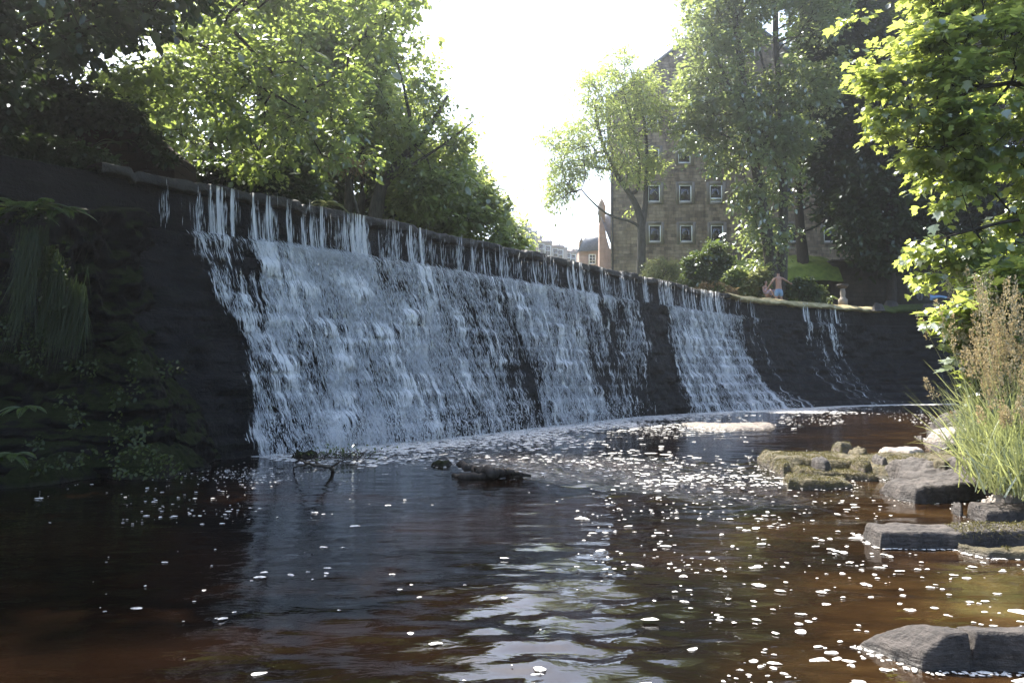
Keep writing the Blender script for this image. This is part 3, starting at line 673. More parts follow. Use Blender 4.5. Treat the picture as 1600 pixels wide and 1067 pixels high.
slab('boulder', 'low dark stone at the waterline in the lower left, below the moss', plan([(-40, 768), (40, 764), (105, 757)], 1.4), .32, M['rock_dark'], .4, 141, (.0, .0), .05, foam=False, cat='boulder')
# ruined wall above the left end
def prism(poly_px, Y, th, name, mat, parent=None, jitter=0):
    v = np.array([P(x, y, Y) for x, y in poly_px]); m = len(v)
    b = v.copy(); b[:, 1] += th
    bm = bmesh.new(); A = [bm.verts.new(p) for p in v]; Bk = [bm.verts.new(p) for p in b]
    bm.faces.new(A); bm.faces.new(Bk[::-1])
    for i in range(m): bm.faces.new((A[(i + 1) % m], A[i], Bk[i], Bk[(i + 1) % m]))
    bmesh.ops.recalc_face_normals(bm, faces=bm.faces)
    me = bpy.data.meshes.new(name); bm.to_mesh(me); bm.free()
    return link(name, me, mat, parent)
M['ruin'] = stone_wall_mat('ruin_stone', ((.050, .030, .024), (.028, .020, .017), (.055, .028, .022)), .42, .20, (.026, .022, .019), 0, .6)
rw = prism([(-60, 290), (-60, 150), (90, 149), (168, 153), (171, 168), (190, 174), (193, 190), (214, 192), (238, 212), (258, 228), (271, 240), (274, 300)], 16.6, 1.2, 'stone_wall', M['ruin'])
tag(rw, 'ruined reddish stone wall with a stepped top above the left end of the weir', 'wall')

# ------------------------------------------------------------------ leaves and trees
LEAF = (np.array([[0, 0, 0], [-.30, .30, .07], [-.26, .68, .05], [0, 1, -.06], [.26, .68, .05], [.30, .30, .07]]), [(0, 3, 2, 1), (0, 5, 4, 3)])
SLIM = (np.array([[0, 0, 0], [-.15, .35, .04], [-.12, .7, .03], [0, 1, -.08], [.12, .7, .03], [.15, .35, .04]]), [(0, 3, 2, 1), (0, 5, 4, 3)])
def _syc():
    o = [(0, 0), (-.30, .06), (-.52, .22), (-.34, .36), (-.50, .66), (-.20, .60), (0, 1.0), (.20, .60), (.50, .66), (.34, .36), (.52, .22), (.30, .06)]
    v = np.array([(x, y, .10 * abs(x) - .10 * y * y) for x, y in o] + [(0, .35, -.02)])
    return v, [(i, (i + 1) % 12, 12) for i in range(12)]
SYC = _syc()
def leaves(pos, axis, nrm, size, templ):
    v, f = templ; k = len(pos)
    axis = axis / (np.linalg.norm(axis, axis=1)[:, None] + 1e-9)
    nrm = nrm - axis * (nrm * axis).sum(1)[:, None]; nrm /= np.linalg.norm(nrm, axis=1)[:, None] + 1e-9
    s = np.cross(axis, nrm)
    Mx = np.stack([s, axis, nrm], 1)
    w = np.einsum('kij,vi->kvj', Mx, v) * 1.0
    w = w * size[:, None, None] + pos[:, None]
    f = np.array(f)
    return w.reshape(-1, 3), (np.arange(k) * len(v))[:, None, None] + f[None]
def rand_unit(k):
    v = rng.normal(0, 1, (k, 3)); return v / np.linalg.norm(v, axis=1)[:, None]
def poly_sample(poly, n, seed, gap, shrink=0):
    poly = np.array(poly, float); x0, y0 = poly.min(0); x1, y1 = poly.max(0); out = []
    while len(out) < n:
        x = rng.uniform(x0, x1, n * 3); y = rng.uniform(y0, y1, n * 3)
        d = inside_dist(poly, x, y); w = fbm(x / 42, y / 42, 0, seed, 3)
        k = (d > shrink * rng.uniform(.55, 1.25, len(x)) - 3) & (w > gap)
        out += list(zip(x[k], y[k], d[k]))
    return np.array(out[:n])
def grow(trunks, pts, bf=.35):
    """attach crown points to the nearest part of the skeleton; returns nodes and parents"""
    nodes, par, plen, rad0 = [], [], [], []
    for poly, r0, r1 in trunks:
        q = np.asarray(poly, float); m = max(4, int(np.linalg.norm(np.diff(q, axis=0), axis=1).sum() / .5)); q = catmull(q, m)
        for i, p in enumerate(q):
            if i == 0 and nodes:
                d0 = np.linalg.norm(np.array(nodes) - p, axis=1); j = int(d0.argmin()); par.append(j if d0[j] < .8 else -1)
            else: par.append(len(nodes) - 1 if i else -1)
            nodes.append(p); plen.append(0 if par[-1] < 0 else plen[par[-1]] + .25)
            rad0.append(r0 + (r1 - r0) * i / (m - 1))
    ntr = len(nodes); tn = np.array(nodes)
    d = np.array([np.linalg.norm(tn - p, axis=1).min() for p in pts]); order = np.argsort(d)
    NA = np.zeros((ntr + 4 * len(pts), 3)); NA[:ntr] = tn; PL = np.zeros(len(NA)); PL[:ntr] = plen; cnt = ntr
    par = par + [0] * (len(NA) - ntr); ends = []
    for o_ in order:
        p = pts[o_]; dv = np.linalg.norm(NA[:cnt] - p, axis=1); below = np.clip(NA[:cnt, 2] - p[2] + .2, 0, None)
        j = int((dv + bf * PL[:cnt] + .5 * below).argmin()); a = NA[j]; L = dv[j]
        prev = j
        mids = 2 if L > .9 else 1 if L > .4 else 0
        for q in range(mids):
            t = (q + 1) / (mids + 1); w = a + (p - a) * t + rng.normal(0, .06, 3) * L; w[2] += .10 * L * math.sin(math.pi * t)
            NA[cnt] = w; par[cnt] = prev; PL[cnt] = PL[prev] + np.linalg.norm(w - NA[prev]); prev = cnt; cnt += 1
        NA[cnt] = p; par[cnt] = prev; PL[cnt] = PL[prev] + np.linalg.norm(p - NA[prev]); ends.append(cnt); cnt += 1
    return NA[:cnt], par[:cnt], ntr, rad0, ends
def tree(name, label, trunks, crown, Y0, thick, npts, leafmat, barkmat, lsize, per, clump, templ=LEAF, gap=.36, seed=0, group=None, cat='tree',
         tip=.008, flat=.6, droop=.25, tilt=.55, maxr=.25, shrink=.55, layered=0.0):
    if seed: 
        global rng
        rng = np.random.default_rng(1000 + seed)
    s = poly_sample(crown, npts, 200 + seed, gap, clump * F / Y0 * shrink); pts = []
    for x, y, d in s:
        e = math.sqrt(min(1, max(d, 2) / 110)); pts.append(P(x, y, Y0 + rng.uniform(-1, 1) * thick * (.25 + .75 * e)))
    pts = np.array(pts)
    NA, par, ntr, rad0, ends = grow([([P(*q) for q in t[0]], t[1], t[2]) for t in trunks], pts)
    m = len(NA); cntv = np.zeros(m)
    for e in ends: cntv[e] += 1
    for i in range(m - 1, ntr - 1, -1): cntv[par[i]] += cntv[i]
    rad = np.minimum(tip * np.maximum(cntv, 1) ** .45, maxr * .6)
    rad[:ntr] = rad0
    root = thing(name, label, cat, NA[0] * [1, 1, 1], group)
    mb = MB()
    kids = {}
    for i in range(m):
        if par[i] >= 0: kids.setdefault(par[i], []).append(i)
    done = set()
    for i in range(m):                                                  # chains
        if par[i] >= 0 and i in done: continue
        ch = [i] if par[i] < 0 else [par[i], i]; done.add(i); c = i
        while c in kids:
            k = [x for x in kids[c] if x not in done]
            if c < ntr: k = [x for x in k if x < ntr]
            if not k: break
            c = max(k, key=lambda x: (x < ntr, cntv[x])); done.add(c); ch.append(c)
        if len(ch) < 2: continue
        r = rad[ch].copy()
        if par[i] >= 0: r[0] = min(r[0], r[1] * 1.25)
        mb.tube(NA[ch], r, 7 if ch[0] < ntr and ch[-1] < ntr else 4, False)
    # twigs and leaves
    E = NA[ends]; k = len(E)
    cen = E.mean(0)
    tw = 5; base = np.repeat(E, tw, 0); out = base - cen; out /= np.linalg.norm(out, axis=1)[:, None] + 1e-6
    dr_ = rand_unit(len(base)) * [1, 1, flat] + out * .55; dr_[:, 2] -= droop * .4; dr_ /= np.linalg.norm(dr_, axis=1)[:, None]
    tl = clump * rng.uniform(.5, 1.15, len(base))
    for b_, d_, l_ in list(zip(base, dr_, tl))[::2]:
        mb.tube([b_, b_ + d_ * l_ * .55 + [0, 0, .02], b_ + d_ * l_ - [0, 0, droop * l_ * .3]], [tip * .7, tip * .5, tip * .2], 3, False)
    mb.build('trunk', barkmat, root, True)
    lp = max(1, per // tw); pos = np.repeat(base, lp, 0); dd = np.repeat(dr_, lp, 0); ll = np.repeat(tl, lp)
    u = rng.uniform(.15, 1.05, len(pos)); pos = pos + dd * (ll * u)[:, None] + rng.normal(0, 1, pos.shape) * [.30, .30, .20 * (1 - layered)] * clump * .75
    pos[:, 2] -= droop * ll * u * u * .3
    ax = dd * .6 + rand_unit(len(pos)) * [1, 1, .5]; ax[:, 2] -= droop
    nr_ = np.array([0, 0, 1.0]) + rand_unit(len(pos)) * tilt
    sz = lsize * rng.lognormal(0, .33, len(pos))
    v, f = leaves(pos, ax, nr_, sz, templ)
    mesh_np('crown', v, [f.reshape(-1, f.shape[-1])], leafmat, root, False)
    return root

# --- left bank
tree('sycamore_tree', 'big leafy sycamore overhanging the upper left, dark on its left side',
     [([(-130, 420, 17.5), (-90, 200, 17.5), (-40, -40, 17.5)], .28, .16), ([(-60, 90, 17.5), (120, 10, 17), (310, 14, 16.5), (352, 36, 16.5), (430, 120, 16.5)], .09, .03),
      ([(-80, 150, 17.5), (120, 60, 17.5), (290, 62, 17.5), (380, 120, 17.5), (470, 172, 17.5)], .08, .025)],
     [(-120, -90), (640, -90), (665, -10), (620, 60), (585, 130), (560, 215), (610, 240), (560, 275), (480, 262), (400, 290), (300, 262), (250, 210), (190, 150), (80, 135), (-120, 170)],
     17.2, 2.2, 360, M['leaf_syc'], M['bark_dark'], .122, 66, .5, LEAF, .46, 1, group='trees behind the weir')
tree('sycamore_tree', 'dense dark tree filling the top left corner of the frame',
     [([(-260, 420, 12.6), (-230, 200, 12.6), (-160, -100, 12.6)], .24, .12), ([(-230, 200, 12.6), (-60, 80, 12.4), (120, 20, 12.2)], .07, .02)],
     [(-420, -420), (300, -420), (380, -120), (330, 10), (220, 70), (110, 120), (-60, 180), (-420, 240)], 12.8, 2.4, 520, M['leaf_dark'], M['bark_dark'], .13, 90, .5, LEAF, .15, 2, group='trees behind the weir')  # unseen crown part beyond the frame, added to shade the left cliff
tree('understory_tree', 'bright green understory tree behind the ruined wall, lit through from behind',
     [([(420, 330, 23), (410, 220, 23), (400, 90, 23)], .12, .04), ([(340, 330, 23.4), (330, 200, 23.4), (345, 60, 23.4)], .09, .03)],
     [(80, 120), (240, 110), (340, -60), (480, -80), (540, 60), (520, 200), (500, 300), (430, 320), (300, 300), (230, 230), (150, 160)], 23.2, 2.0, 470, M['leaf_bright'], M['bark'], .15, 70, .65, LEAF, .30, 3, group='trees behind the weir')
tree('slender_tree', 'multi stemmed tree with thick leaning trunks behind the weir crest',
     [([(585, 360, 23.5), (590, 320, 23.5), (600, 285, 23.5), (640, 238, 23.3), (668, 205, 23), (700, 150, 23)], .26, .05),
      ([(545, 350, 24.2), (546, 290, 24.2), (552, 180, 24.2), (560, 60, 24.2), (580, -40, 24)], .16, .05),
      ([(560, 350, 24.6), (566, 300, 24.6), (570, 200, 24.6), (610, 90, 24.6), (650, 20, 24.6)], .14, .04),
      ([(640, 238, 23.3), (640, 180, 23.4), (622, 100, 23.6)], .09, .03), ([(600, 285, 23.5), (680, 235, 22.6), (740, 190, 22.4)], .06, .02)],
     [(470, -60), (640, -60), (668, 20), (690, 62), (746, 68), (738, 100), (750, 148), (700, 150), (735, 190), (772, 214), (735, 235), (750, 262), (785, 300), (740, 350), (660, 350), (600, 250), (520, 200), (480, 80)],
     23.8, 2.4, 430, M['leaf_ash'], M['bark'], .125, 60, .6, LEAF, .40, 4, group='trees behind the weir')
tree('small_tree', 'low spreading tree sloping down to the right behind the weir crest',
     [([(650, 385, 25.5), (670, 330, 25.5), (700, 280, 25.5)], .12, .04), ([(700, 390, 26), (730, 340, 26), (760, 310, 26)], .08, .03)],
     [(610, 240), (700, 225), (760, 265), (785, 305), (815, 345), (826, 372), (800, 392), (740, 385), (660, 365), (610, 340), (590, 300)],
     25.8, 2.0, 320, M['leaf_bright'], M['bark'], .135, 62, .6, LEAF, .34, 5, group='trees behind the weir')
tree('background_tree', 'hazy tall tree behind the leaning trunks of the left bank',
     [([(520, 340, 31), (515, 200, 31), (500, 0, 31)], .3, .1)],
     [(380, -60), (560, -60), (600, 40), (640, 110), (680, 180), (690, 260), (640, 330), (480, 330), (400, 200)], 31.5, 3, 260, M['leaf_ash'], M['bark'], .22, 70, .9, LEAF, .36, 6, group='trees behind the weir')
tree('shrub', 'wide dark shrub filling the space behind the leaning trunks at the crest', [([(540, 370, 26.5), (545, 300, 26.5)], .05, .03)],
     [(400, 300), (430, 235), (500, 215), (580, 225), (650, 255), (690, 320), (700, 370), (600, 355), (480, 330)], 26.6, 1.2, 300, M['leaf_shrub'], M['bark'], .15, 70, .5, LEAF, .15, 46, cat='shrub', shrink=.3)
tree('ivy_shrub', 'dark ivy covered shrub behind the left end of the crest', [([(350, 330, 18.8), (352, 280, 18.8)], .06, .03)],
     [(262, 268), (300, 245), (380, 262), (450, 285), (490, 318), (500, 345), (400, 315), (262, 295)], 18.9, .9, 170, M['leaf_dark'], M['bark_dark'], .10, 80, .38, LEAF, .1, 7, cat='shrub')
tree('shrub', 'small light green shrub on the crest between the fern and the leaning trunk', [([(470, 335, 19.6), (465, 290, 19.6)], .04, .02)],
     [(400, 235), (440, 205), (490, 240), (500, 300), (480, 325), (420, 300)], 19.8, .9, 130, M['leaf_shrub'], M['bark'], .10, 70, .4, LEAF, .25, 8, cat='shrub')
tree('flowering_shrub', 'shrub topped with a pinkish brown flower spray beside the trunks', [([(560, 335, 21.2), (545, 275, 21.2)], .04, .02)],
     [(490, 252), (530, 244), (570, 258), (578, 266), (540, 268), (498, 264)], 21.2, .6, 60, M['leaf_dry'], M['bark'], .07, 90, .28, SLIM, .0, 9, cat='shrub')

# --- middle and right
tree('ash_tree', 'airy young ash standing alone before the left end of the stone mill',
     [([(1001, 470, 44), (1001, 430, 44), (1002, 360, 44), (997, 330, 44), (985, 305, 44), (962, 270, 43.6), (940, 220, 43.4), (930, 170, 43.4)], .30, .06),
      ([(1002, 360, 44), (1008, 320, 44.2), (1010, 270, 44.4), (1008, 200, 44.6), (990, 120, 44.6)], .20, .05), ([(985, 305, 44), (998, 290, 44.2), (996, 230, 44), (975, 150, 44)], .12, .04),
      ([(1001, 356, 44), (985, 346, 43.5), (955, 338, 43), (930, 320, 42.5), (908, 296, 42)], .09, .035)],
     [(832, 214), (858, 195), (886, 140), (905, 112), (944, 96), (948, 70), (985, 70), (992, 104), (1018, 96), (1030, 135), (1048, 165), (1040, 205), (1024, 215), (1044, 275), (1024, 300), (1004, 330), (975, 330), (985, 290), (958, 262), (920, 275), (900, 300), (878, 345), (852, 330), (832, 322), (852, 292), (838, 262), (855, 235)],
     44, 3.2, 430, M['leaf_ash'], M['bark'], .19, 46, .80, SLIM, .40, 10, group='trees in the mill garden', tip=.012)
tree('poplar_tree', 'very tall twin stemmed tree rising beside the standing man',
     [([(1208, 478, 41.6), (1207, 440, 41.6), (1200, 380, 41.8), (1182, 270, 42), (1168, 180, 42), (1152, 60, 42), (1140, -60, 42)], .42, .12),
      ([(1222, 478, 41.9), (1222, 430, 41.9), (1224, 330, 42), (1222, 200, 42.3), (1212, 60, 42.5), (1214, -80, 42.5)], .32, .12), ([(1182, 270, 42), (1205, 170, 42.6), (1185, 70, 42.8)], .14, .05), ([(1168, 180, 42), (1128, 110, 41.4), (1105, 30, 41)], .12, .05)],
     [(1052, 60), (1072, -10), (1090, -110), (1330, -110), (1330, 40), (1310, 130), (1290, 200), (1262, 240), (1246, 330), (1244, 400), (1215, 425), (1180, 412), (1172, 380), (1148, 366), (1142, 320), (1150, 285), (1105, 276), (1080, 262), (1062, 225), (1052, 170), (1060, 120)],
     42, 3.2, 900, M['leaf_poplar'], M['bark'], .20, 48, .85, LEAF, .40, 11, group='trees in the mill garden', tip=.012)
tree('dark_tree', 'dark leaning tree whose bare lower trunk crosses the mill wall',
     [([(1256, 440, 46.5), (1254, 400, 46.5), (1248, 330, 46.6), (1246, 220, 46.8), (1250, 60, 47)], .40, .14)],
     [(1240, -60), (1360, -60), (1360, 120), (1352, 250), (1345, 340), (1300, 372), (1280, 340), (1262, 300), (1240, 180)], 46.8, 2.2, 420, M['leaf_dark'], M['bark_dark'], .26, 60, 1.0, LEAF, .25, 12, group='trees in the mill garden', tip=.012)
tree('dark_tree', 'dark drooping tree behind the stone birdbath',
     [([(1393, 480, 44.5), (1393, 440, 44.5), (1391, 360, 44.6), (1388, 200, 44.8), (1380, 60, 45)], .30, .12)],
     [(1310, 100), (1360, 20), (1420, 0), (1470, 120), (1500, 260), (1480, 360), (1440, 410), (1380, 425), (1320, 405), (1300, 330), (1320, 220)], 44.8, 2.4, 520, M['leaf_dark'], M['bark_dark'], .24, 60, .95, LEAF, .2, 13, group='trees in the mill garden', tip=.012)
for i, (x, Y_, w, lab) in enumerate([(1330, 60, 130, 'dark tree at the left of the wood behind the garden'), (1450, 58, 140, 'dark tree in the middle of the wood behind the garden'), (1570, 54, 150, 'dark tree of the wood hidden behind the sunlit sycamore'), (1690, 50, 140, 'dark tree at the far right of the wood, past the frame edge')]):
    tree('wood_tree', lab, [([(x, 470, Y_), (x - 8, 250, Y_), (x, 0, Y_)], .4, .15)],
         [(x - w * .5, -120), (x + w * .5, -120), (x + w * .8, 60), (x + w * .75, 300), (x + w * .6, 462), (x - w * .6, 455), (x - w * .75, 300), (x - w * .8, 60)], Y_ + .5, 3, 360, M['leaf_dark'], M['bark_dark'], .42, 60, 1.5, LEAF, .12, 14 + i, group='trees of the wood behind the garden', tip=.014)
# near sycamore, trunk beyond the right edge
tree('sycamore_tree', 'sunlit lobed sycamore boughs reaching in from the right edge, nearest tree',
     [([(1950, 820, 10.6), (1930, 500, 10.6), (1900, 100, 10.6), (1850, -250, 10.6)], .22, .10), ([(1910, 250, 10.6), (1720, 180, 10.4), (1580, 130, 10.2), (1500, 150, 10.1), (1430, 175, 10)], .055, .012),
      ([(1720, 180, 10.4), (1600, 60, 10.3), (1470, 20, 10.2)], .035, .01), ([(1915, 330, 10.6), (1720, 330, 10.2), (1580, 345, 10), (1480, 370, 9.9)], .045, .012), ([(1580, 130, 10.2), (1500, 220, 10), (1430, 230, 10)], .02, .008)],
     [(1292, 12), (1330, -30), (1400, -60), (1690, -60), (1690, 470), (1640, 455), (1580, 420), (1520, 425), (1450, 440), (1425, 425), (1440, 400), (1398, 382), (1425, 362), (1500, 350), (1580, 320), (1600, 292), (1540, 280), (1480, 318), (1436, 312), (1424, 285), (1440, 250), (1405, 222), (1362, 210), (1375, 180), (1352, 150), (1360, 110), (1318, 80), (1330, 45)],
     10.3, .55, 430, M['leaf_near'], M['bark_dark'], .092, 44, .34, SYC, .46, 20, tip=.0045, flat=.35, droop=.35, tilt=.42, layered=.6, shrink=.22)
tree('bush', 'leafy bush behind the tall grass at the right edge', [([(1640, 760, 9.4), (1620, 600, 9.4), (1590, 480, 9.4)], .03, .012)],
     [(1478, 520), (1490, 480), (1530, 440), (1600, 400), (1720, 390), (1720, 760), (1600, 740), (1560, 620), (1510, 545)], 9.6, .6, 210, M['leaf_near'], M['bark_dark'], .095, 60, .32, SYC, .2, 21, cat='bush', tip=.004, flat=.4, tilt=.45, shrink=.2)

# --- garden shrubs
def shrub(label, poly, Y, thick, n, mat, ls, per, clump, seed, templ=LEAF, name='shrub', cat='shrub'):
    xs = [p[0] for p in poly]; ys = [p[1] for p in poly]; cx = sum(xs) / len(xs); b = max(ys)
    return tree(name, label, [([(cx, b + 8, Y), (cx + 2, (b + min(ys)) / 2, Y)], .05, .025)], poly, Y, thick, n, mat, M['bark'], ls, per, clump, templ, .12, seed, cat=cat)
shrub('pale feathery flowering shrub at the foot of the young ash', [(1004, 432), (1012, 412), (1026, 396), (1040, 405), (1056, 412), (1066, 440), (1040, 446)], 41.5, .7, 90, M['leaf_pale'], .11, 60, .35, 30, SLIM)
shrub('large dark green rounded bush below the mill windows', [(1062, 448), (1070, 408), (1092, 396), (1112, 378), (1132, 382), (1144, 402), (1142, 430), (1120, 452)], 42.5, 1.1, 160, M['leaf_shrub'], .13, 70, .45, 31)
shrub('small bright yellow green bush right of the large rounded bush', [(1132, 446), (1138, 425), (1148, 415), (1160, 426), (1168, 432), (1166, 450), (1140, 455)], 41, .6, 80, M['leaf_bright'], .12, 55, .3, 32)
shrub('pale cream leaved bush left of the twin poplar trunks', [(1164, 458), (1168, 436), (1182, 426), (1196, 424), (1200, 440), (1196, 458), (1180, 462)], 40.6, .6, 80, M['leaf_pale'], .13, 50, .3, 33)
shrub('low dark bush right of the standing man', [(1232, 462), (1236, 440), (1256, 434), (1284, 450), (1300, 464), (1270, 468)], 41.5, .6, 80, M['leaf_shrub'], .12, 55, .3, 34)
shrub('low reddish plant on the crest below the large bush', [(1078, 452), (1100, 440), (1130, 444), (1160, 456), (1150, 462), (1100, 458)], 40.2, .4, 40, M['leaf_dry'], .09, 40, .22, 35, SLIM)

# ------------------------------------------------------------------ ferns, grass, hanging moss
def fern(label, base, dirs, L, mat, leaf=.16, drop=.8, seed=0):
    root = thing('fern', label, 'fern', base)
    for d in dirs:
        d = np.array(d, float); d /= np.linalg.norm(d); t = np.linspace(0, 1, 14)[:, None]
        pts = np.array(base) + d * L * t + np.array([0, 0, 1.0]) * L * (.35 * t - drop * t * t)
        mb = MB(); mb.tube(pts, np.linspace(.006, .002, 14), 4, False)
        side = np.cross(d, [0, 0, 1]); side /= np.linalg.norm(side); tg = np.gradient(pts, axis=0); tg /= np.linalg.norm(tg, axis=1)[:, None]
        pp = np.repeat(np.array([np.interp(np.linspace(.12, 1, 30), t[:, 0], pts[:, k]) for k in range(3)]).T, 2, 0)
        tt = np.repeat(np.array([np.interp(np.linspace(.12, 1, 30), t[:, 0], tg[:, k]) for k in range(3)]).T, 2, 0)
        sg = np.tile([1, -1], 30)[:, None]; u = np.repeat(np.linspace(.12, 1, 30), 2)
        v, f = leaves(pp, side * sg + tt * .45 - np.array([0, 0, .15]), np.tile([0, 0, 1.0], (60, 1)) + rand_unit(60) * .15, L * leaf * np.sin(np.pi * np.clip(u * .9 + .12, 0, 1)) ** .7 + .01, SLIM)
        mb.addn(v, f.reshape(-1, 4)); mb.build('frond', mat, root)
    return root
def fan(n, fwd=(0, -1, 0), spread=1.3):
    a = np.linspace(-spread, spread, n); return [(math.sin(x), -math.cos(x) * .8, random.uniform(.0, .5)) for x in a]
fern('dry pale fern arching over the weir crest before the trunks', P(512, 322, 17.4), fan(7), .55, M['leaf_pale'], seed=1)
fern('green fern rosette growing on the ruined wall', P(186, 226, 16.2), fan(7), .5, M['leaf_shrub'], .10)
for i, (x, y, Y_, l) in enumerate([(30, 330, 11.2, 'leftmost fern on the ledge of the left cliff'), (62, 326, 11.3, 'middle fern on the ledge of the left cliff'), (92, 334, 11.5, 'fern at the right end of the ledge of the left cliff')]):
    fern(l, P(x, y, Y_), fan(8, spread=1.7), .55, M['leaf_shrub'], .17, .75)
fern('small fern low on the left cliff beside the waterline boulder', P(40, 640, 10.6), fan(6), .35, M['leaf_shrub'], .17)
fern('fern at the foot of the left cliff in the lower left corner', P(20, 715, 10.2), fan(7), .4, M['leaf_shrub'], .17)
tree('ivy', 'dark ivy trailing over the crest at the foot of the ruined wall', [([(60, 275, 14.6), (120, 262, 14.6)], .03, .015)],
     [(-80, 205), (60, 214), (130, 228), (178, 244), (188, 262), (150, 280), (100, 300), (40, 320), (-80, 330)], 14.2, .6, 420, M['leaf_dark'], M['bark_dark'], .075, 60, .22, LEAF, .1, 44, cat='ivy', tip=.004)
tree('ivy', 'dark ivy hanging from the top of the ruined wall', [([(20, 140, 16.4), (120, 150, 16.4)], .03, .015)],
     [(-80, 100), (60, 110), (150, 130), (200, 160), (250, 205), (285, 245), (262, 262), (215, 215), (160, 190), (110, 205), (30, 225), (-80, 230)], 16.1, .5, 360, M['leaf_dark'], M['bark_dark'], .09, 60, .28, LEAF, .1, 45, cat='ivy', tip=.004)
# hanging moss and grass on the cliff
def blades(base, d0, L, w, n=7, sag=.6, mat=None, name='blades', parent=None, up=.0):
    k = len(base); t = np.linspace(0, 1, n)
    d0 = d0 / np.linalg.norm(d0, axis=1)[:, None]
    pts = base[:, None] + d0[:, None] * (L[:, None] * t)[..., None]; pts[..., 2] -= (sag[:, None] if np.ndim(sag) else sag) * L[:, None] * t ** 2
    side = np.cross(d0, [0, 0, 1.0]) + rand_unit(k) * .5; side /= np.linalg.norm(side, axis=1)[:, None]
    ww = w[:, None] * (1 - t ** 2.2)[None] + .0006
    v = np.stack([pts - side[:, None] * ww[..., None], pts + side[:, None] * ww[..., None]], 2).reshape(-1, 3)
    f = np.array([(2 * i, 2 * i + 1, 2 * i + 3, 2 * i + 2) for i in range(n - 1)])
    return v, (np.arange(k) * 2 * n)[:, None, None] + f[None], pts
rng = np.random.default_rng(77)
k = 7000; px = rng.uniform(0, 1, k); x = 20 + 118 * px ** .7; y = rng.uniform(350, 500, k); keep = fbm(x / 18, y / 60, 0, 5, 3) > .42; x, y = x[keep], y[keep]; k = len(x)
b = np.array([P(a, c, 11.35 + .15 * random.random() - .2 * (a < 60)) for a, c in zip(x, y)])
v, f, _ = blades(b, np.stack([rng.normal(0, .15, k), -np.abs(rng.normal(.25, .1, k)), -np.ones(k) * .9], 1), rng.uniform(.2, .8, k) * rng.uniform(.5, 1.2, k), rng.uniform(.0012, .0035, k), 6, .1)
hm = mesh_np('hanging_moss', v, [f.reshape(-1, 4)], M['moss_hang'], None, False); tag(hm, 'curtain of olive green moss and grass hanging down the left cliff', 'moss'); hm['kind'] = 'stuff'
k = 5000; x = rng.uniform(-20, 290, k); y = rng.uniform(330, 745, k); keep = (fbm(x / 30, y / 30, 0, 15, 3) > .52) & ~((x > 110) & (y < 560)); x, y = x[keep], y[keep]; k = len(x)
b = np.array([P(a, c, 11.25 - .9 * max(0, (c - 600) / 140)) for a, c in zip(x, y)])
v, f = leaves(b, rand_unit(k) + [0, -.5, -.6], np.tile([0, -.6, .8], (k, 1)) + rand_unit(k) * .5, rng.uniform(.03, .08, k), LEAF)
sm = mesh_np('cliff_leaves', v, [f.reshape(-1, 4)], M['moss_hang'], None); tag(sm, 'scattered small leaves growing on the dark left cliff', 'ground cover'); sm['kind'] = 'stuff'

for ob in [o_ for o_ in bpy.data.objects if o_.name.split('.')[0] in ('rock', 'stone') and o_.type == 'MESH' and o_.data.materials and o_.data.materials[0] == M['rock_moss']]:
    me = ob.data; co_ = np.empty(len(me.vertices) * 3); me.vertices.foreach_get('co', co_); co_ = co_.reshape(-1, 3); no_ = np.empty(len(me.vertices) * 3); me.vertices.foreach_get('normal', no_); no_ = no_.reshape(-1, 3)
    ok = np.where((co_[:, 2] > .045) & (fbm(co_[:, 0] * 2.5, co_[:, 1] * 2.5, 0, 55, 3) > .42))[0]
    if len(ok) < 30: continue
    m = min(5200, len(ok) * 2); i = rng.choice(ok, m); b = co_[i] + rng.normal(0, .006, (m, 3))
    v, f, _ = blades(b, no_[i] * .7 + rng.normal(0, .45, (m, 3)) + [0, 0, .25], rng.uniform(.012, .045, m), rng.uniform(.0015, .004, m), 4, .35)
    mo = mesh_np('moss', v, [f.reshape(-1, 4)], M['moss_tuft'], ob); mo['kind'] = 'stuff'
sb_ = next(o_ for o_ in bpy.data.objects if o_.get('label', '').startswith('long low grey slab'))
m = 2600; bx = rng.uniform(3.75, 4.9, m); mt_ = sb_.data; co_ = np.empty(len(mt_.vertices) * 3); mt_.vertices.foreach_get('co', co_); co_ = co_.reshape(-1, 3)
cs = co_[(co_[:, 2] > .07) & (co_[:, 0] > 3.72)]; b = cs[rng.integers(0, len(cs), m)] + rng.normal(0, .008, (m, 3))
v, f, _ = blades(b, rng.normal(0, .5, (m, 3)) + [0, -.3, .6], rng.uniform(.015, .05, m), rng.uniform(.0015, .004, m), 4, .5)
mo = mesh_np('moss', v, [f.reshape(-1, 4)], M['moss_tuft'], sb_); mo['kind'] = 'stuff'
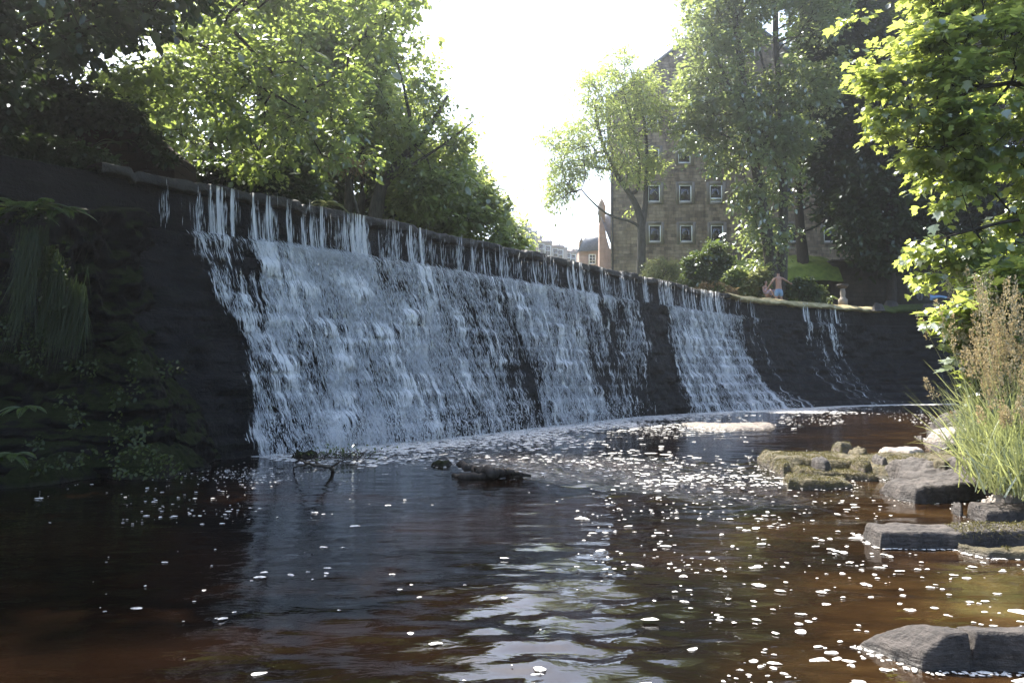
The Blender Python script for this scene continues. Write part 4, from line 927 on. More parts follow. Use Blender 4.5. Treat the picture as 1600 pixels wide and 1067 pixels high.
# tall flowering grass on the right bank
def grass(name, label, spots, nblade, nstem, hmin, hmax, lean, seed):
    global rng
    rng = np.random.default_rng(seed)
    c = np.mean([s_[:3] for s_ in spots], 0); root = thing(name, label, 'grass', c)
    S_ = np.array(spots); i = rng.integers(0, len(S_), nblade)
    base = S_[i, :3] + rng.normal(0, 1, (nblade, 3)) * S_[i, 3:4] * [1, 1, .12]
    d = np.stack([rng.normal(lean * .6, .32, nblade), rng.normal(-.08, .28, nblade), np.ones(nblade)], 1)
    v, f, _ = blades(base, d, rng.uniform(hmin * .5, hmax * .62, nblade), rng.uniform(.004, .010, nblade), 8, rng.uniform(.10, .65, nblade))
    o = mesh_np('blade', v, [f.reshape(-1, 4)], M['grass_blade'], root); o['kind'] = 'stuff'
    i = rng.integers(0, len(S_), nstem); base = S_[i, :3] + rng.normal(0, 1, (nstem, 3)) * S_[i, 3:4] * [.9, .9, .1]
    d = np.stack([rng.normal(lean, .16, nstem), rng.normal(-.05, .12, nstem), np.ones(nstem)], 1)
    L = rng.uniform(hmin, hmax, nstem)
    v, f, pts = blades(base, d, L, np.full(nstem, .0026), 9, .10)
    mb = MB(); mb.addn(v, f.reshape(-1, 4)); ob = mb.build('stem', M['grass_blade'], root); ob['kind'] = 'stuff'
    P_, A_, S2 = [], [], []
    for p in pts:                                                       # seed heads: short whorls of spikelets near the tip
        m = 95; u = rng.uniform(.0, 1, m); q = p[-3] + (p[-1] - p[-3]) * u[:, None]
        t = (p[-1] - p[-3]); tl = np.linalg.norm(t); t /= tl
        r = rand_unit(m); r -= t * (r @ t)[:, None]
        bl = (.012 + .055 * (1 - u) * (.4 + .6 * rng.uniform(0, 1, m)))[:, None]
        P_.append(q + r * bl + t * bl * .8); A_.append(t + r * .55); S2.append(rng.uniform(.016, .028, m))
    P_, A_, S2 = map(np.concatenate, (P_, A_, S2))
    v, f = leaves(P_, A_, rand_unit(len(P_)), S2, LEAF)
    o = mesh_np('seed_head', v, [f.reshape(-1, 4)], M['seed'], root); o['kind'] = 'stuff'
    return root
def bank(px, py, Y, z=None):
    p = P(px, py, Y); return (p[0], p[1], p[2])
grass('tall_grass', 'tall pale grass clump with brown seed heads leaning out over the water', [(*bank(1565, 745, 8.6), .12), (*bank(1590, 760, 8.3), .2), (*bank(1635, 750, 8.5), .25), (*bank(1575, 715, 9.2), .15), (*bank(1620, 700, 9.4), .25), (*bank(1560, 690, 9.8), .12)], 2600, 190, 1.1, 2.5, -.06, 501)
grass('tall_grass', 'bright green grass tuft at the right edge above the pale stone', [(*bank(1600, 770, 7.8), .14), (*bank(1650, 770, 7.7), .2)], 900, 30, .8, 1.5, -.04, 502)
grass('grass_tuft', 'short grass drooping over the ledge of the far stones', [(*bank(1550, 700, 11.5), .25), (*bank(1575, 690, 12.5), .3)], 500, 26, .6, 1.3, -.10, 503)

# ------------------------------------------------------------------ buildings
M['mill'] = stone_wall_mat('mill_stone', ((.47, .36, .26), (.20, .155, .12), (.30, .245, .195)), .52, .23, (.26, .215, .175), 0, .75, .04)
M['pink'] = stone_wall_mat('pink_stone', ((.46, .33, .27), (.40, .28, .23), (.44, .34, .29)), .6, .3, (.34, .27, .23), 0, .4)
M['farstone'] = stone_wall_mat('far_stone', ((.48, .38, .32), (.42, .33, .28), (.46, .38, .33)), .8, .4, (.38, .3, .26), 0, .3)
M['margin'] = simple('dressed_stone', (.19, .165, .14), (.27, .24, .20), 2, .9, .3, .01)
M['white'] = simple('white_paint', (.80, .80, .79), (.86, .86, .85), 3, .4, .05, .002)
n = N('window_glass'); M['glass'] = n.done(n.pbr((.012, .014, .017), .04, None, .9))
n = N('roof_slate'); o = n.obj(); rt = n.n('ShaderNodeMapping'); n.set(rt.inputs['Vector'], o); rt.inputs['Rotation'].default_value = (R(-90), 0, 0)
b = n.n('ShaderNodeTexBrick'); n.set(b.inputs['Vector'], rt.outputs[0]); b.inputs['Scale'].default_value = 1; b.inputs['Brick Width'].default_value = .3; b.inputs['Row Height'].default_value = .22; b.inputs['Mortar Size'].default_value = .008
n.set(b.inputs['Color1'], (.10, .115, .14)); n.set(b.inputs['Color2'], (.14, .155, .18)); n.set(b.inputs['Mortar'], (.05, .055, .065))
M['slate'] = n.done(n.pbr(b.outputs[0], .55, n.bump(b.outputs['Fac'], .4, .01), .5))
M['pot'] = simple('chimney_pot', (.30, .17, .11), (.38, .22, .15), 5, .8)
M['iron'] = simple('iron', (.015, .015, .015), (.03, .03, .03), 6, .5)

def wall_with_holes(name, outline_top, x0, x1, z0, holes, Y, depth, mat, parent):
    """front wall in plane y = Y as quads round rectangular holes; outline_top(x) gives the gable line"""
    xs = sorted({x0, x1, *[h_[0] for h_ in holes], *[h_[1] for h_ in holes], *np.linspace(x0, x1, 14).round(3)})
    zs_all = sorted({z0, *[h_[2] for h_ in holes], *[h_[3] for h_ in holes]})
    mb = MB()
    for a, c in zip(xs[:-1], xs[1:]):
        ta, tc = outline_top(a), outline_top(c); zs = [z for z in zs_all if z < min(ta, tc) - .01]
        for i, z in enumerate(zs):
            last = i == len(zs) - 1
            za, zc = (ta, tc) if last else (zs[i + 1], zs[i + 1])
            mx, mz = (a + c) / 2, z + .001
            if any(h_[0] <= mx <= h_[1] and h_[2] <= mz < h_[3] for h_ in holes): continue
            mb.add([[a, Y, z], [c, Y, z], [c, Y, zc], [a, Y, za]], [(0, 1, 2, 3)])
    for hx0, hx1, hz0, hz1 in holes:
        d = depth
        mb.add([[hx0, Y, hz0], [hx1, Y, hz0], [hx1, Y, hz1], [hx0, Y, hz1], [hx0, Y + d, hz0], [hx1, Y + d, hz0], [hx1, Y + d, hz1], [hx0, Y + d, hz1]], [(0, 4, 5, 1), (1, 5, 6, 2), (2, 6, 7, 3), (3, 7, 4, 0)])
    return mb.build(name, mat, parent)
def window(x0, x1, z0, z1, Y, parent, rec=.16, fw=.07, bars=(), sash=None, frame_mat=None):
    mb = MB(); a, b_ = Y + rec - .05, Y + rec + .05
    mb.box(x0, x0 + fw, a, b_, z0, z1); mb.box(x1 - fw, x1, a, b_, z0, z1)
    mb.box(x0 + fw, x1 - fw, a, b_, z0, z0 + fw); mb.box(x0 + fw, x1 - fw, a, b_, z1 - fw, z1)
    if sash: mb.box(x0 + fw, x1 - fw, a - .06, b_ - .06, z0 + sash, z0 + sash + fw * 1.2)
    for kind, q in bars:
        if kind == 'v': mb.box(x0 + (x1 - x0) * q - .02, x0 + (x1 - x0) * q + .02, a, b_, z0 + fw, z1 - fw)
        else: mb.box(x0 + fw, x1 - fw, a + .003, b_ + .003, z0 + (z1 - z0) * q - .02, z0 + (z1 - z0) * q + .02)
    w = mb.build('window', frame_mat or M['white'], parent)
    g = MB(); g.box(x0 + fw * .5, x1 - fw * .5, Y + rec, Y + rec + .02, z0 + fw * .5, z1 - fw * .5); g.build('pane', M['glass'], w)
    return w
def pz(y, Y): return float(P(800, y, Y)[2])
def pxw(x, Y): return float(P(x, 533, Y)[0])
# the mill
YB = 55.0
mill = thing('stone_mill', 'tall gabled brown stone mill with rows of small white framed windows', 'building', (pxw(1140, YB), YB, 6.5))
cols = [(1015, 1034), (1064, 1083.5), (1112.5, 1132), (1171, 1190), (1230, 1249), (1290, 1309)]
rows = [(352, 378), (289.5, 315.5), (233, 255), (180, 202), (122, 146), (66, 88)]
X0, X1, ZB = pxw(955, YB), pxw(1336, YB), 6.0
apx = pxw(1146, YB); apz = pz(14, YB); evz = pz(158, YB)
gtop = lambda x: evz + (apz - evz) * (1 - abs(x - apx) / (apx - X0))
holes = []
for ri, (ya, yb) in enumerate(rows):
    for ci, (xa, xb) in enumerate(cols):
        sh = ri * .9                                                    # columns drift a little on the upper floors
        if ri >= 4 and ci in (0, 5): continue
        if ri == 5 and ci in (1, 4): continue
        h_ = (pxw(xa - sh, YB), pxw(xb - sh, YB), pz(yb, YB), pz(ya, YB))
        if h_[3] < min(gtop(h_[0]), gtop(h_[1])) - .5: holes.append((h_, ri, ci))
wall_with_holes('wall', gtop, X0, X1, ZB, [h_[0] for h_ in holes], YB, .18, M['mill'], mill)
# sides and back of the mill, roof with projecting skews
K_ = 12; X0b = X0 * (YB + K_) / YB + .2
sb = MB(); sb.add([[X0, YB, ZB], [X0b, YB + K_, ZB], [X0b, YB + K_, evz], [X0, YB, evz], [X1, YB, ZB], [X1, YB + K_, ZB], [X1, YB + K_, evz], [X1, YB, evz], [apx, YB + K_, apz]], [(0, 3, 2, 1), (4, 5, 6, 7), (1, 2, 8), (1, 8, 5), (8, 6, 5)])
sb.build('side_wall', M['mill'], mill)
rf_ = MB()
for xe, sg in ((X0, -1), (X1, 1)):
    q = np.array([[xe + sg * .35, YB - .12, evz - .22], [apx, YB - .12, apz + .06], [apx, YB + K_ + .2, apz + .06], [(X0b if sg < 0 else xe) + sg * .35, YB + K_ + .2, evz - .22]]); q2 = q + [0, 0, .28]
    rf_.add(np.vstack([q, q2]), [(3, 2, 1, 0), (4, 5, 6, 7), (0, 1, 5, 4), (2, 3, 7, 6), (0, 4, 7, 3)])
roof = rf_.build('roof', M['slate'], mill)
cm = MB(); cm.box(apx - 1.1, apx + 1.1, YB + .4, YB + 1.5, apz - .8, apz + 1.7); cm.box(apx - 1.25, apx + 1.25, YB + .3, YB + 1.6, apz + 1.7, apz + 1.95); cm.build('chimney', M['mill'], roof)
mg = {}
for h_, ri, ci in holes:
    x0, x1, z0, z1 = h_
    w = window(x0 - .03, x1 + .03, z0 - .03, z1 + .03, YB, mill, .055, .095, (), .18 if (ri, ci) in ((1, 2),) else None)
    m_ = MB()                                                           # dressed stone surround, proud of the wall
    m_.box(x0 - .24, x0 - .035, YB - .02, YB + .10, z0 - .2, z1 + .22); m_.box(x1 + .035, x1 + .24, YB - .02, YB + .10, z0 - .2, z1 + .22)
    m_.box(x0 - .033, x1 + .033, YB - .022, YB + .10, z1 + .035, z1 + .24); m_.box(x0 - .033, x1 + .033, YB - .05, YB + .10, z0 - .16, z0 - .035)
    m_.build('surround', M['margin'], w)
dp = MB(); dp.tube([[X0 + .12, YB - .10, ZB], [X0 + .12, YB - .10, evz]], .06, 8); dp.build('drainpipe', M['iron'], mill)

# slate roofed pink stone house left of the mill
YH = 72.0
hs = thing('stone_house', 'pink stone house with a steep blue slate roof beside the mill', 'building', (pxw(928, YH), YH, 5.0))
q = lambda x, y, Y: P(x, y, Y)
def solid(front, Y, th, name, mat, parent): return prism(front, Y, th, name, mat, parent)
solid([(905, 440), (905, 392), (937, 391), (937, 440)], YH, 3, 'wall', M['pink'], hs)
rfh = MB(); a_ = [P(902, 393, YH - .4), P(938, 391.5, YH - .4), P(938, 348, YH + 3), P(926, 349, YH + 3), P(904, 393, YH + 4), P(938, 391.5, YH + 4)]
rfh.add(a_, [(0, 1, 2, 3), (0, 3, 4), (3, 2, 5, 4), (0, 4, 5, 1)]); rh = rfh.build('roof', M['slate'], hs)
window(pxw(920.5, YH - .1), pxw(931.5, YH - .1), pz(413, YH), pz(397.5, YH), YH - .17, hs, .1, .08, (('v', .5), ('h', .33), ('h', .66)))
solid([(905.5, 396), (905.5, 377), (907, 374), (908.5, 371), (910, 374), (911.5, 377), (911.5, 396)], YH + 1.5, 1.2, 'chimney', M['mill'], rh)
h2 = thing('gable_house', 'narrow pink gable with a tall finial squeezed against the mill', 'building', (pxw(946, 66), 66, 5))
solid([(936.5, 440), (936.5, 352), (939, 341), (945, 352), (948, 372), (952.5, 388), (957, 390), (957, 440)], 66, .8, 'wall', M['pink'], h2)
rg = MB(); a_ = [P(939, 340, 65.8), P(958, 390, 65.8), P(958, 336, 70), P(947, 336, 70)]; rg.add(np.vstack([a_, np.array(a_) + [0, .3, .1]]), [(0, 1, 2, 3), (7, 6, 5, 4), (0, 4, 5, 1), (1, 5, 6, 2), (2, 6, 7, 3), (3, 7, 4, 0)]); rg.build('roof', M['slate'], h2)
fi = MB(); x_, z_ = pxw(941, 66.3), pz(342, 66.3)
fi.tube([[x_, 66.3, z_ - .3], [x_, 66.3, z_ + .35], [x_, 66.3, z_ + .36], [x_, 66.3, z_ + .7], [x_, 66.3, z_ + 1.0], [x_, 66.3, z_ + 1.4], [x_, 66.3, z_ + 1.75]], [.28, .28, .36, .30, .36, .2, .03], 8); fi.build('finial', M['margin'], h2)
# terrace far beyond
def far_house(label, x0, x1, ytop, Y, gab=0, chim=(), wins=()):
    o = thing('terrace_house', label, 'building', (pxw((x0 + x1) / 2, Y), Y, 6), 'far terrace houses')
    w = solid([(x0, 450), (x0, ytop), (x1, ytop + gab), (x1, 450)], Y, 8, 'wall', M['farstone'], o)
    r_ = MB(); e = [P(x0 - .5, ytop, Y - .3), P(x1 + .5, ytop + gab, Y - .3), P(x1 + .5, ytop + gab - 3, Y + 4), P(x0 - .5, ytop - 3, Y + 4), P(x0 - .5, ytop, Y + 8.3), P(x1 + .5, ytop + gab, Y + 8.3)]
    r_.add(e, [(0, 1, 2, 3), (3, 2, 5, 4), (0, 3, 4), (1, 5, 2), (0, 4, 5, 1)]); rr = r_.build('roof', M['farroof'], o)
    for cx, cy in chim:
        c_ = MB(); X_, Z_ = pxw(cx, Y + 3), pz(cy, Y + 3); c_.box(X_ - .5, X_ + .5, Y + 2.5, Y + 3.5, Z_ - 3, Z_); c_.box(X_ - .6, X_ + .6, Y + 2.4, Y + 3.6, Z_, Z_ + .15)
        for k_ in (-.3, 0, .3): c_.tube([[X_ + k_, Y + 3, Z_ + .15], [X_ + k_, Y + 3, Z_ + .7]], [.12, .09], 6)
        c_.build('chimney', M['farstone'], rr)
    for wx, wy in wins:
        X_, Z_ = pxw(wx, Y), pz(wy, Y); window(X_ - .45, X_ + .45, Z_ - .8, Z_ + .8, Y - .12, o, .08, .09, (('h', .5),))
M['farroof'] = simple('far_roof', (.26, .20, .17), (.34, .27, .23), 1, .9)
far_house('tall far terrace house leftmost beyond the weir, partly behind the small tree', 812, 839, 363, 118, 0, ((818, 352), (826, 355)), ((820, 372), (832, 370), (832, 386), (820, 386)))
far_house('second far terrace house from the left, lower, with two chimney stacks', 840, 862, 378, 124, 2, ((842, 372), (858, 379)), ((846, 389), (856, 392)))
far_house('third far terrace house from the left with a broad pale chimney', 862, 882, 385, 130, 2, ((872, 385), (882, 389)), ((868, 396), (876, 398)))
far_house('lowest far terrace house beside the slate roofed house', 882, 904, 393, 136, 2, ((899, 392),), ((888, 403), (896, 405)))

lx = np.linspace(pxw(1152, 47), pxw(1300, 47), 60); ly = np.linspace(45.2, 47.6, 24); LX, LY = np.meshgrid(lx, ly)
lz = np.interp(LY, [45.2, 45.9, 47.6], [6.6, 7.55, 8.35]) + .25 * np.exp(-((LX - pxw(1262, 47)) / 1.6) ** 2) + (fbm(LX * 2, LY * 2, 0, 88, 4) - .5) * .15
lw = mesh_np('lawn', np.stack([LX, LY, lz], -1).reshape(-1, 3), [grid_faces(24, 60)], M['lawn'], None, True); lw['kind'] = 'structure'
# retaining wall of the terrace, birdbath, railing
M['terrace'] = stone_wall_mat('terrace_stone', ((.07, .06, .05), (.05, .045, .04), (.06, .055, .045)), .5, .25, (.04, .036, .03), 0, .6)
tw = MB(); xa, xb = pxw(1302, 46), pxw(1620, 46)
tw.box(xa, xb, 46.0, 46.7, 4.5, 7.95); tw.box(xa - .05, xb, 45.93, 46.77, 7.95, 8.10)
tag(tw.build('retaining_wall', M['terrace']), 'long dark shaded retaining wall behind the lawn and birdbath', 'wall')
def lathe(mb, c, prof, n=14):
    th = np.linspace(0, 2 * np.pi, n, endpoint=False)
    v = np.array([[c[0] + r * math.cos(t), c[1] + r * math.sin(t), c[2] + z] for r, z in prof for t in th])
    mb.add(v, [(i * n + j, i * n + (j + 1) % n, (i + 1) * n + (j + 1) % n, (i + 1) * n + j) for i in range(len(prof) - 1) for j in range(n)])
bp = P(1317, 469, 42.6); bb = thing('birdbath', 'pale stone birdbath on a pedestal at the edge of the lawn', 'birdbath', bp)
m_ = MB(); lathe(m_, bp, [(.0, -.3), (.24, -.3), (.24, .05), (.16, .10), (.12, .2), (.14, .4), (.11, .62), (.0, .62)]); m_.build('pedestal', M['margin'], bb, False)
m_ = MB(); lathe(m_, bp, [(.0, .6), (.12, .62), (.22, .68), (.30, .76), (.31, .84), (.27, .84), (.2, .78), (.0, .77)]); m_.build('basin', M['rock'], bb, False)
rl = thing('railing', 'low black iron railing at the foot of the mill left of the poplar', 'railing', (pxw(1160, 48.5), 48.5, 8.0))
m_ = MB(); 
for i in range(12): m_.tube([[pxw(1148 + i * 2.6, 48.5), 48.5, 7.7], [pxw(1148 + i * 2.6, 48.5), 48.5, 9.0]], .016, 5)
m_.tube([[pxw(1146, 48.5), 48.5, 8.85], [pxw(1178, 48.5), 48.5, 8.85]], .02, 5); m_.build('bars', M['iron'], rl)
# stones on the lawn edge
for i, (x, y, w, lab) in enumerate([(1392, 472, .5, 'small grey stone at the foot of the dark drooping tree'), (1372, 476, .45, 'small stone at the end of the sunlit crest'), (1462, 479, 1.0, 'flat grey stone set in the lawn edge below the seated person')]):
    c = P(x, y, 41.9 if i else 43.2); pl_ = [(c[0] + w * math.cos(t) * .8, c[1] + w * .4 * math.sin(t)) for t in np.linspace(0, 2 * np.pi, 9)[:-1]]
    o_ = slab('stone', lab, pl_, .22, M['rock'], .2, 150 + i, rough=.03, foam=False, cat='stone'); o_.location.z = c[2] - .12

# ------------------------------------------------------------------ driftwood
def wood(name, label, cat, chains, mat, ragged=True):
    root = thing(name, label, cat, chains[0][0][0])
    for i, (pts, r) in enumerate(chains):
        q = catmull(np.array(pts, float), 18); mb = MB(); rr = np.interp(np.linspace(0, 1, 18), np.linspace(0, 1, len(r)), r) * (1 + .35 * (rng.uniform(0, 1, 18) - .5) * (len(pts) > 2))
        mb.tube(q + rng.normal(0, 1, q.shape) * np.array(rr)[:, None] * .38, rr, 9); mb.build('log' if i == 0 else 'branch', mat, root, True)
    return root
def W(x, y, z): return G(x, y, z)
wood('driftwood', 'dark broken driftwood log lodged in the middle of the shallow rapids', 'driftwood',
     [([W(744, 738, .06), W(752, 736, .10), W(768, 737, .12), W(785, 738, .09), W(792, 740, .02)], [.03, .06, .075, .05, .015]),
      ([W(750, 736, .10), W(738, 733, .10), W(726, 728, .14), W(715, 724, .15)], [.07, .05, .06, .03]), ([W(709, 743, .01), W(730, 744, .03), W(760, 744, .04), W(800, 743, .03), W(828, 744, .01)], [.03, .06, .05, .05, .02]),
      ([W(786, 737, .10), W(800, 738, .10), W(818, 740, .06)], [.05, .04, .015])], M['bark_dark'])
wood('branch', 'bare dead branch sticking out of the water at the left foot of the falls', 'branch',
     [([W(522, 733, .02), W(500, 728, .22), W(484, 724, .33), W(470, 718, .40)], [.028, .022, .018, .01]), ([W(500, 728, .22), W(495, 722, .28), W(486, 718, .42)], [.02, .014, .006]),
      ([W(484, 724, .33), W(466, 728, .15), W(458, 731, .0)], [.014, .012, .01]), ([W(515, 731, .08), W(530, 722, .20), W(545, 716, .30)], [.016, .01, .005])], M['bark'])
k = 90; c0 = W(530, 715, .05); root = thing('twig_heap', 'tangle of twigs and leaves caught at the foot of the main waterfall', 'debris', c0); mb = MB()
for i in range(k):
    a = c0 + rng.normal(0, 1, 3) * [.30, .12, .03]; d = rand_unit(1)[0] * [1, .6, .8]; d[2] = abs(d[2]) * .7
    mb.tube([a, a + d * .15 + rng.normal(0, .02, 3), a + d * .33], [.006, .005, .002], 4, False)
v, f = leaves(c0 + rng.normal(0, 1, (160, 3)) * [.32, .12, .06] + [0, 0, .08], rand_unit(160), rand_unit(160) + [0, 0, 1], rng.uniform(.03, .07, 160), LEAF)
mb.build('twigs', M['bark_dark'], root); mesh_np('leaves', v, [f.reshape(-1, 4)], M['leaf_shrub'], root)

# ------------------------------------------------------------------ people
M['skin'] = simple('skin', (.30, .17, .125), (.38, .22, .165), 8, .5, .05, .003)
M['hair'] = simple('hair', (.02, .014, .01), (.04, .028, .02), 20, .7, .3, .01)
M['blue'] = simple('blue_cloth', (.10, .18, .30), (.24, .34, .46), 6, .8, .3, .01)
M['jeans'] = simple('pale_jeans', (.16, .26, .42), (.24, .36, .54), 6, .85, .3, .01)
M['lilac'] = simple('lilac_cloth', (.26, .20, .26), (.36, .29, .34), 6, .85, .3, .01)
M['greycloth'] = simple('grey_cloth', (.10, .10, .11), (.17, .17, .18), 9, .85, .3, .01)
def skin_fig(name, joints, edges, mat, parent, root=0):
    me = bpy.data.meshes.new(name); me.from_pydata([j[:3] for j in joints], edges, []); o = bpy.data.objects.new('t', me); COL.objects.link(o)
    md = o.modifiers.new('s', 'SKIN')
    for i, j in enumerate(joints):
        r_ = j[3] if isinstance(j[3], tuple) else (j[3], j[3]); me.skin_vertices[0].data[i].radius = r_
        me.skin_vertices[0].data[i].use_root = i == root
    sd = o.modifiers.new('d', 'SUBSURF'); sd.levels = 2; sd.render_levels = 2
    dg = bpy.context.evaluated_depsgraph_get(); m2 = bpy.data.meshes.new_from_object(o.evaluated_get(dg)); bpy.data.objects.remove(o)
    m2.name = name
    for p_ in m2.polygons: p_.use_smooth = True
    return link(name, m2, mat, parent)
def person(label, loc, J, E, clothes, yaw=0, head=None, up=True):
    """J: body joints in local metres"""
    root = thing('person', label, 'person', loc); c, s = math.cos(yaw), math.sin(yaw)
    tr = lambda p: (loc[0] + p[0] * c - p[1] * s, loc[1] + p[0] * s + p[1] * c, loc[2] + p[2])
    T = lambda L: [(*tr(j), j[3]) for j in L]
    skin_fig('body', T(J), E, M['skin'], root)
    for nm, j, e, mt in clothes: skin_fig(nm, T(j), e, mt, root)
    return root
def fingers(h, d, side):
    """short finger chains: returns joints"""
    out = []
    for k_, (dx, L_) in enumerate([(-.03, .075), (-.01, .085), (.012, .08), (.032, .065)]):
        out.append([(h[0] + d[0] * .05 + dx * side[0], h[1] + d[1] * .05 + dx * side[1], h[2] + d[2] * .05 + dx * side[2], .010), (h[0] + d[0] * (.05 + L_) + dx * side[0], h[1] + d[1] * (.05 + L_) + dx * side[1], h[2] + d[2] * (.05 + L_) + dx * side[2], .007)])
    out.append([(h[0] + side[0] * -.035, h[1] + side[1] * -.035, h[2] + side[2] * -.035, .011), (h[0] + d[0] * .05 + side[0] * -.07, h[1] + d[1] * .05 + side[1] * -.07, h[2] + d[2] * .05 + side[2] * -.07, .008)])
    return out
def body(J, E, hands):
    J = list(J); E = list(E)
    for hi, d, side in hands:
        for a, b_ in fingers(J[hi], d, side):
            J += [a, b_]; E += [(hi, len(J) - 2), (len(J) - 2, len(J) - 1)]
    return J, E
# standing man seen from behind, wading behind the crest, arms held out
J = [(0, 0, .95, (.15, .11)), (0, .0, 1.12, (.135, .10)), (0, .01, 1.32, (.165, .115)), (0, .0, 1.47, (.10, .08)), (0, .0, 1.55, (.055, .055)), (0, .02, 1.62, (.075, .085)), (0, .02, 1.71, (.078, .095)), (0, .02, 1.78, (.05, .06)),
     (-.19, 0, 1.45, .06), (-.36, -.02, 1.24, .045), (-.48, .06, 1.02, .033), (-.51, .10, .95, (.030, .020)), (.19, 0, 1.45, .06), (.40, .0, 1.33, .045), (.58, .12, 1.24, .033), (.65, .16, 1.22, (.030, .020)),
     (-.10, 0, .82, .085), (-.12, .0, .48, .06), (-.12, -.02, .26, .055), (-.12, 0, .06, .04), (-.12, .12, .03, .035), (.10, 0, .82, .085), (.13, .02, .48, .06), (.13, 0, .26, .055), (.13, 0, .06, .04), (.13, .12, .03, .035)]
E = [(0, 1), (1, 2), (2, 3), (3, 4), (4, 5), (5, 6), (6, 7), (3, 8), (8, 9), (9, 10), (10, 11), (3, 12), (12, 13), (13, 14), (14, 15), (0, 16), (16, 17), (17, 18), (18, 19), (19, 20), (0, 21), (21, 22), (22, 23), (23, 24), (24, 25)]
J, E = body(J, E, [(11, (-.4, .5, -.76), (.8, .2, -.2)), (15, (.9, .4, -.2), (.2, .2, .9))])
shorts = ('shorts', [(0, 0, .98, (.168, .125)), (0, 0, .88, (.17, .13)), (-.11, 0, .74, .115), (-.13, 0, .52, .115), (.11, 0, .74, .115), (.135, .01, .52, .115)], [(0, 1), (1, 2), (2, 3), (1, 4), (4, 5)], M['blue'])
hair = ('hair', [(0, .0, 1.66, (.078, .085)), (0, .0, 1.74, (.088, .10)), (0, .01, 1.80, (.05, .06))], [(0, 1), (1, 2)], M['hair'])
person('shirtless standing man in blue shorts, seen from behind with arms held out', tuple(P(1217, 480, 39.3) - np.array([0, 0, .02])), J, E, [shorts, hair])
# seated figure left of him
J = [(0, 0, .12, (.16, .13)), (0, .03, .32, (.14, .11)), (0, .05, .50, (.15, .11)), (0, .04, .60, (.09, .07)), (0, .02, .68, (.05, .05)), (0, .0, .75, (.07, .08)), (0, .0, .84, (.075, .09)), (0, .0, .90, (.05, .06)),
     (-.18, .04, .57, .055), (-.24, -.08, .36, .042), (-.14, -.26, .30, .032), (-.12, -.32, .30, (.028, .02)), (.18, .04, .57, .055), (.25, -.06, .36, .042), (.16, -.26, .30, .032), (.14, -.32, .30, (.028, .02)),
     (-.12, -.12, .13, .085), (-.15, -.42, .42, .06), (-.16, -.62, .07, .045), (-.16, -.74, .04, .035), (.12, -.12, .13, .085), (.16, -.42, .42, .06), (.17, -.62, .07, .045), (.17, -.74, .04, .035)]
E = [(0, 1), (1, 2), (2, 3), (3, 4), (4, 5), (5, 6), (6, 7), (3, 8), (8, 9), (9, 10), (10, 11), (3, 12), (12, 13), (13, 14), (14, 15), (0, 16), (16, 17), (17, 18), (18, 19), (0, 20), (20, 21), (21, 22), (22, 23)]
J1, E1 = body(J, E, [(11, (.2, -.9, -.2), (.9, .1, 0)), (15, (-.2, -.9, -.2), (-.9, .1, 0))])
top = ('dress', [(0, .0, .10, (.19, .16)), (0, .03, .32, (.165, .13)), (0, .05, .50, (.175, .13)), (0, .04, .59, (.11, .085)), (-.13, -.2, .24, .11), (-.155, -.42, .42, .085), (.13, -.2, .24, .11), (.165, -.42, .42, .085)], [(0, 1), (1, 2), (2, 3), (0, 4), (4, 5), (0, 6), (6, 7)], M['lilac'])
hr = ('hair', [(0, .03, .72, (.08, .085)), (0, .03, .84, (.088, .10)), (0, .02, .91, (.05, .06))], [(0, 1), (1, 2)], M['hair'])
person('person in lilac clothing sitting on the bank against the poplar trunk', tuple(P(1197, 467, 40.0)), J1, E1, [top, hr], R(35))
J = list(J); J[16:] = [(-.12, -.14, .12, .085), (-.14, -.52, .16, .06), (-.15, -.92, .07, .045), (-.15, -.98, .14, .035), (.12, -.14, .12, .085), (.15, -.54, .20, .06), (.14, -.95, .07, .045), (.14, -1.0, .14, .035)]
J2, E2 = body(J, E, [(11, (.2, -.9, -.2), (.9, .1, 0)), (15, (-.2, -.9, -.2), (-.9, .1, 0))])
jn = ('trousers', [(0, .0, .12, (.175, .15)), (-.12, -.16, .13, .105), (-.14, -.52, .165, .08), (-.15, -.88, .09, .065), (.12, -.16, .13, .105), (.15, -.54, .205, .08), (.14, -.90, .09, .065)], [(0, 1), (1, 2), (2, 3), (0, 4), (4, 5), (5, 6)], M['jeans'])
sh_ = ('shirt', [(0, .01, .20, (.16, .13)), (0, .03, .34, (.158, .125)), (0, .05, .50, (.17, .13)), (0, .04, .59, (.11, .085)), (-.18, .04, .56, .07), (-.23, -.06, .40, .058), (.18, .04, .56, .07), (.24, -.04, .40, .058)], [(0, 1), (1, 2), (2, 3), (3, 4), (4, 5), (3, 6), (6, 7)], M['greycloth'])
pp = P(1451, 469, 42.6)
person('person in a dark top and pale blue jeans sitting on the lawn, legs stretched out', tuple(pp), J2, E2, [sh_, jn, hr], R(75))
bg = thing('bag', 'grey rucksack standing on the lawn beside the seated person', 'bag', tuple(P(1438, 469, 42.4)))
bm = bmesh.new(); bmesh.ops.create_cube(bm, size=1); bmesh.ops.scale(bm, vec=(.36, .24, .5), verts=bm.verts); bmesh.ops.bevel(bm, geom=bm.edges[:], offset=.09, segments=4, affect='EDGES')
for v_ in bm.verts: v_.co += Vector(P(1438, 469, 42.4)) + Vector((0, 0, .25))
me = bpy.data.meshes.new('sack'); bm.to_mesh(me); bm.free(); link('sack', me, M['greycloth'], bg)
m_ = MB(); c_ = P(1438, 469, 42.4)
for sx in (-.09, .09): m_.tube(catmull([c_ + [sx, -.11, .46], c_ + [sx, -.19, .32], c_ + [sx, -.17, .14], c_ + [sx, -.11, .06]], 9), .022, 6)
m_.build('straps', M['hair'], bg)

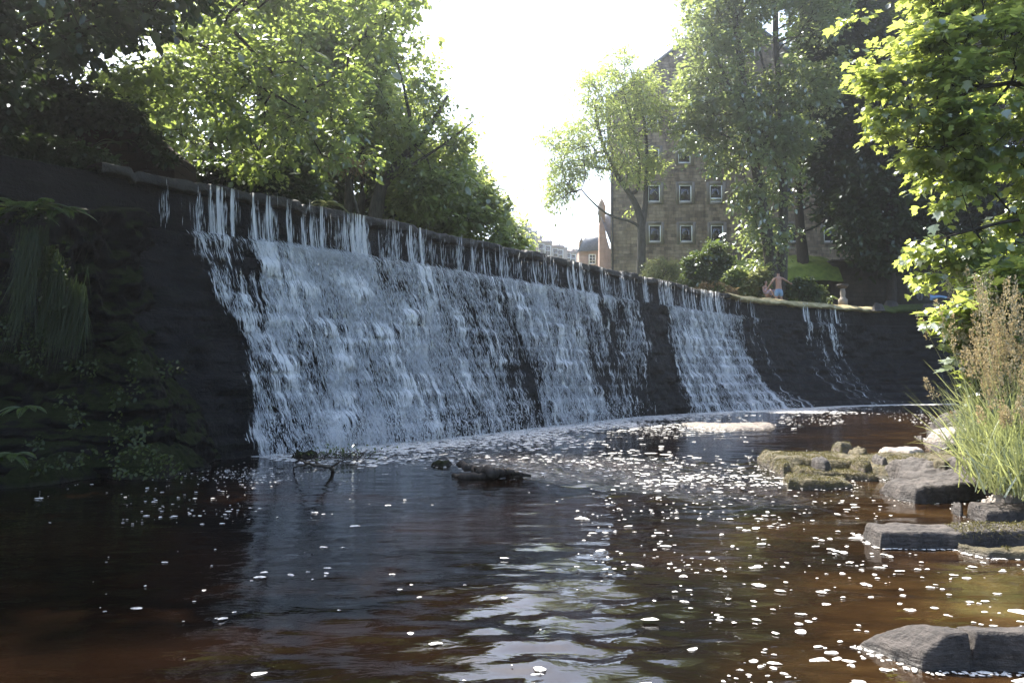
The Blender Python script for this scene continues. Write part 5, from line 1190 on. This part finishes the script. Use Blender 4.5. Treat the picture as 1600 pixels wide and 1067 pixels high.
# ------------------------------------------------------------------ thin scattering volume, added in place of lens glare
n = N('haze_air'); vol = n.n('ShaderNodeVolumePrincipled'); vol.inputs['Color'].default_value = (.95, .97, 1, 1); vol.inputs['Density'].default_value = .0012; vol.inputs['Anisotropy'].default_value = .85
n.t.links.new(vol.outputs[0], n.out.inputs['Volume'])
hb = MB(); hb.box(-660, 660, -440, 780, -3, 46); hz_ = hb.build('haze', n.m); hz_['kind'] = 'stuff'
# ------------------------------------------------------------------ light, sky, camera
EL, AZ = R(55), R(-30)                                                   # sun ahead and to the left, high
w = bpy.data.worlds.new('World'); sc.world = w; w.use_nodes = True
nt = w.node_tree; bgk = nt.nodes['Background']; sky = nt.nodes.new('ShaderNodeTexSky'); sky.sky_type = 'NISHITA'; sky.sun_disc = False
sky.sun_elevation = EL; sky.sun_rotation = AZ; sky.air_density = 1.0; sky.dust_density = 2.8; sky.ozone_density = 1.0
nt.links.new(sky.outputs[0], bgk.inputs[0]); bgk.inputs[1].default_value = .15
L = bpy.data.lights.new('sun', 'SUN'); L.energy = 5.0; L.angle = R(.5); L.color = (1, .95, .86)
lo = bpy.data.objects.new('sun', L); COL.objects.link(lo)
sd = Vector((math.sin(AZ) * math.cos(EL), math.cos(AZ) * math.cos(EL), math.sin(EL)))
lo.rotation_euler = sd.to_track_quat('Z', 'Y').to_euler(); lo.location = sd * 60
cam = bpy.data.cameras.new('camera'); co = bpy.data.objects.new('camera', cam); COL.objects.link(co)
cam.sensor_width = 36; cam.lens = F / 1600 * 36; cam.clip_end = 3000; cam.clip_start = .05
co.location = (0, 0, CH); co.rotation_euler = (R(90) + PITCH, 0, 0); sc.camera = co
sc.view_settings.view_transform = 'Standard'; sc.view_settings.look = 'None'; sc.view_settings.gamma = 1; sc.view_settings.exposure = 1.85
sc.cycles.max_bounces = 8; sc.cycles.transparent_max_bounces = 12; sc.cycles.use_denoising = True
sc.cycles.sample_clamp_indirect = 8; sc.cycles.caustics_reflective = False; sc.cycles.caustics_refractive = False
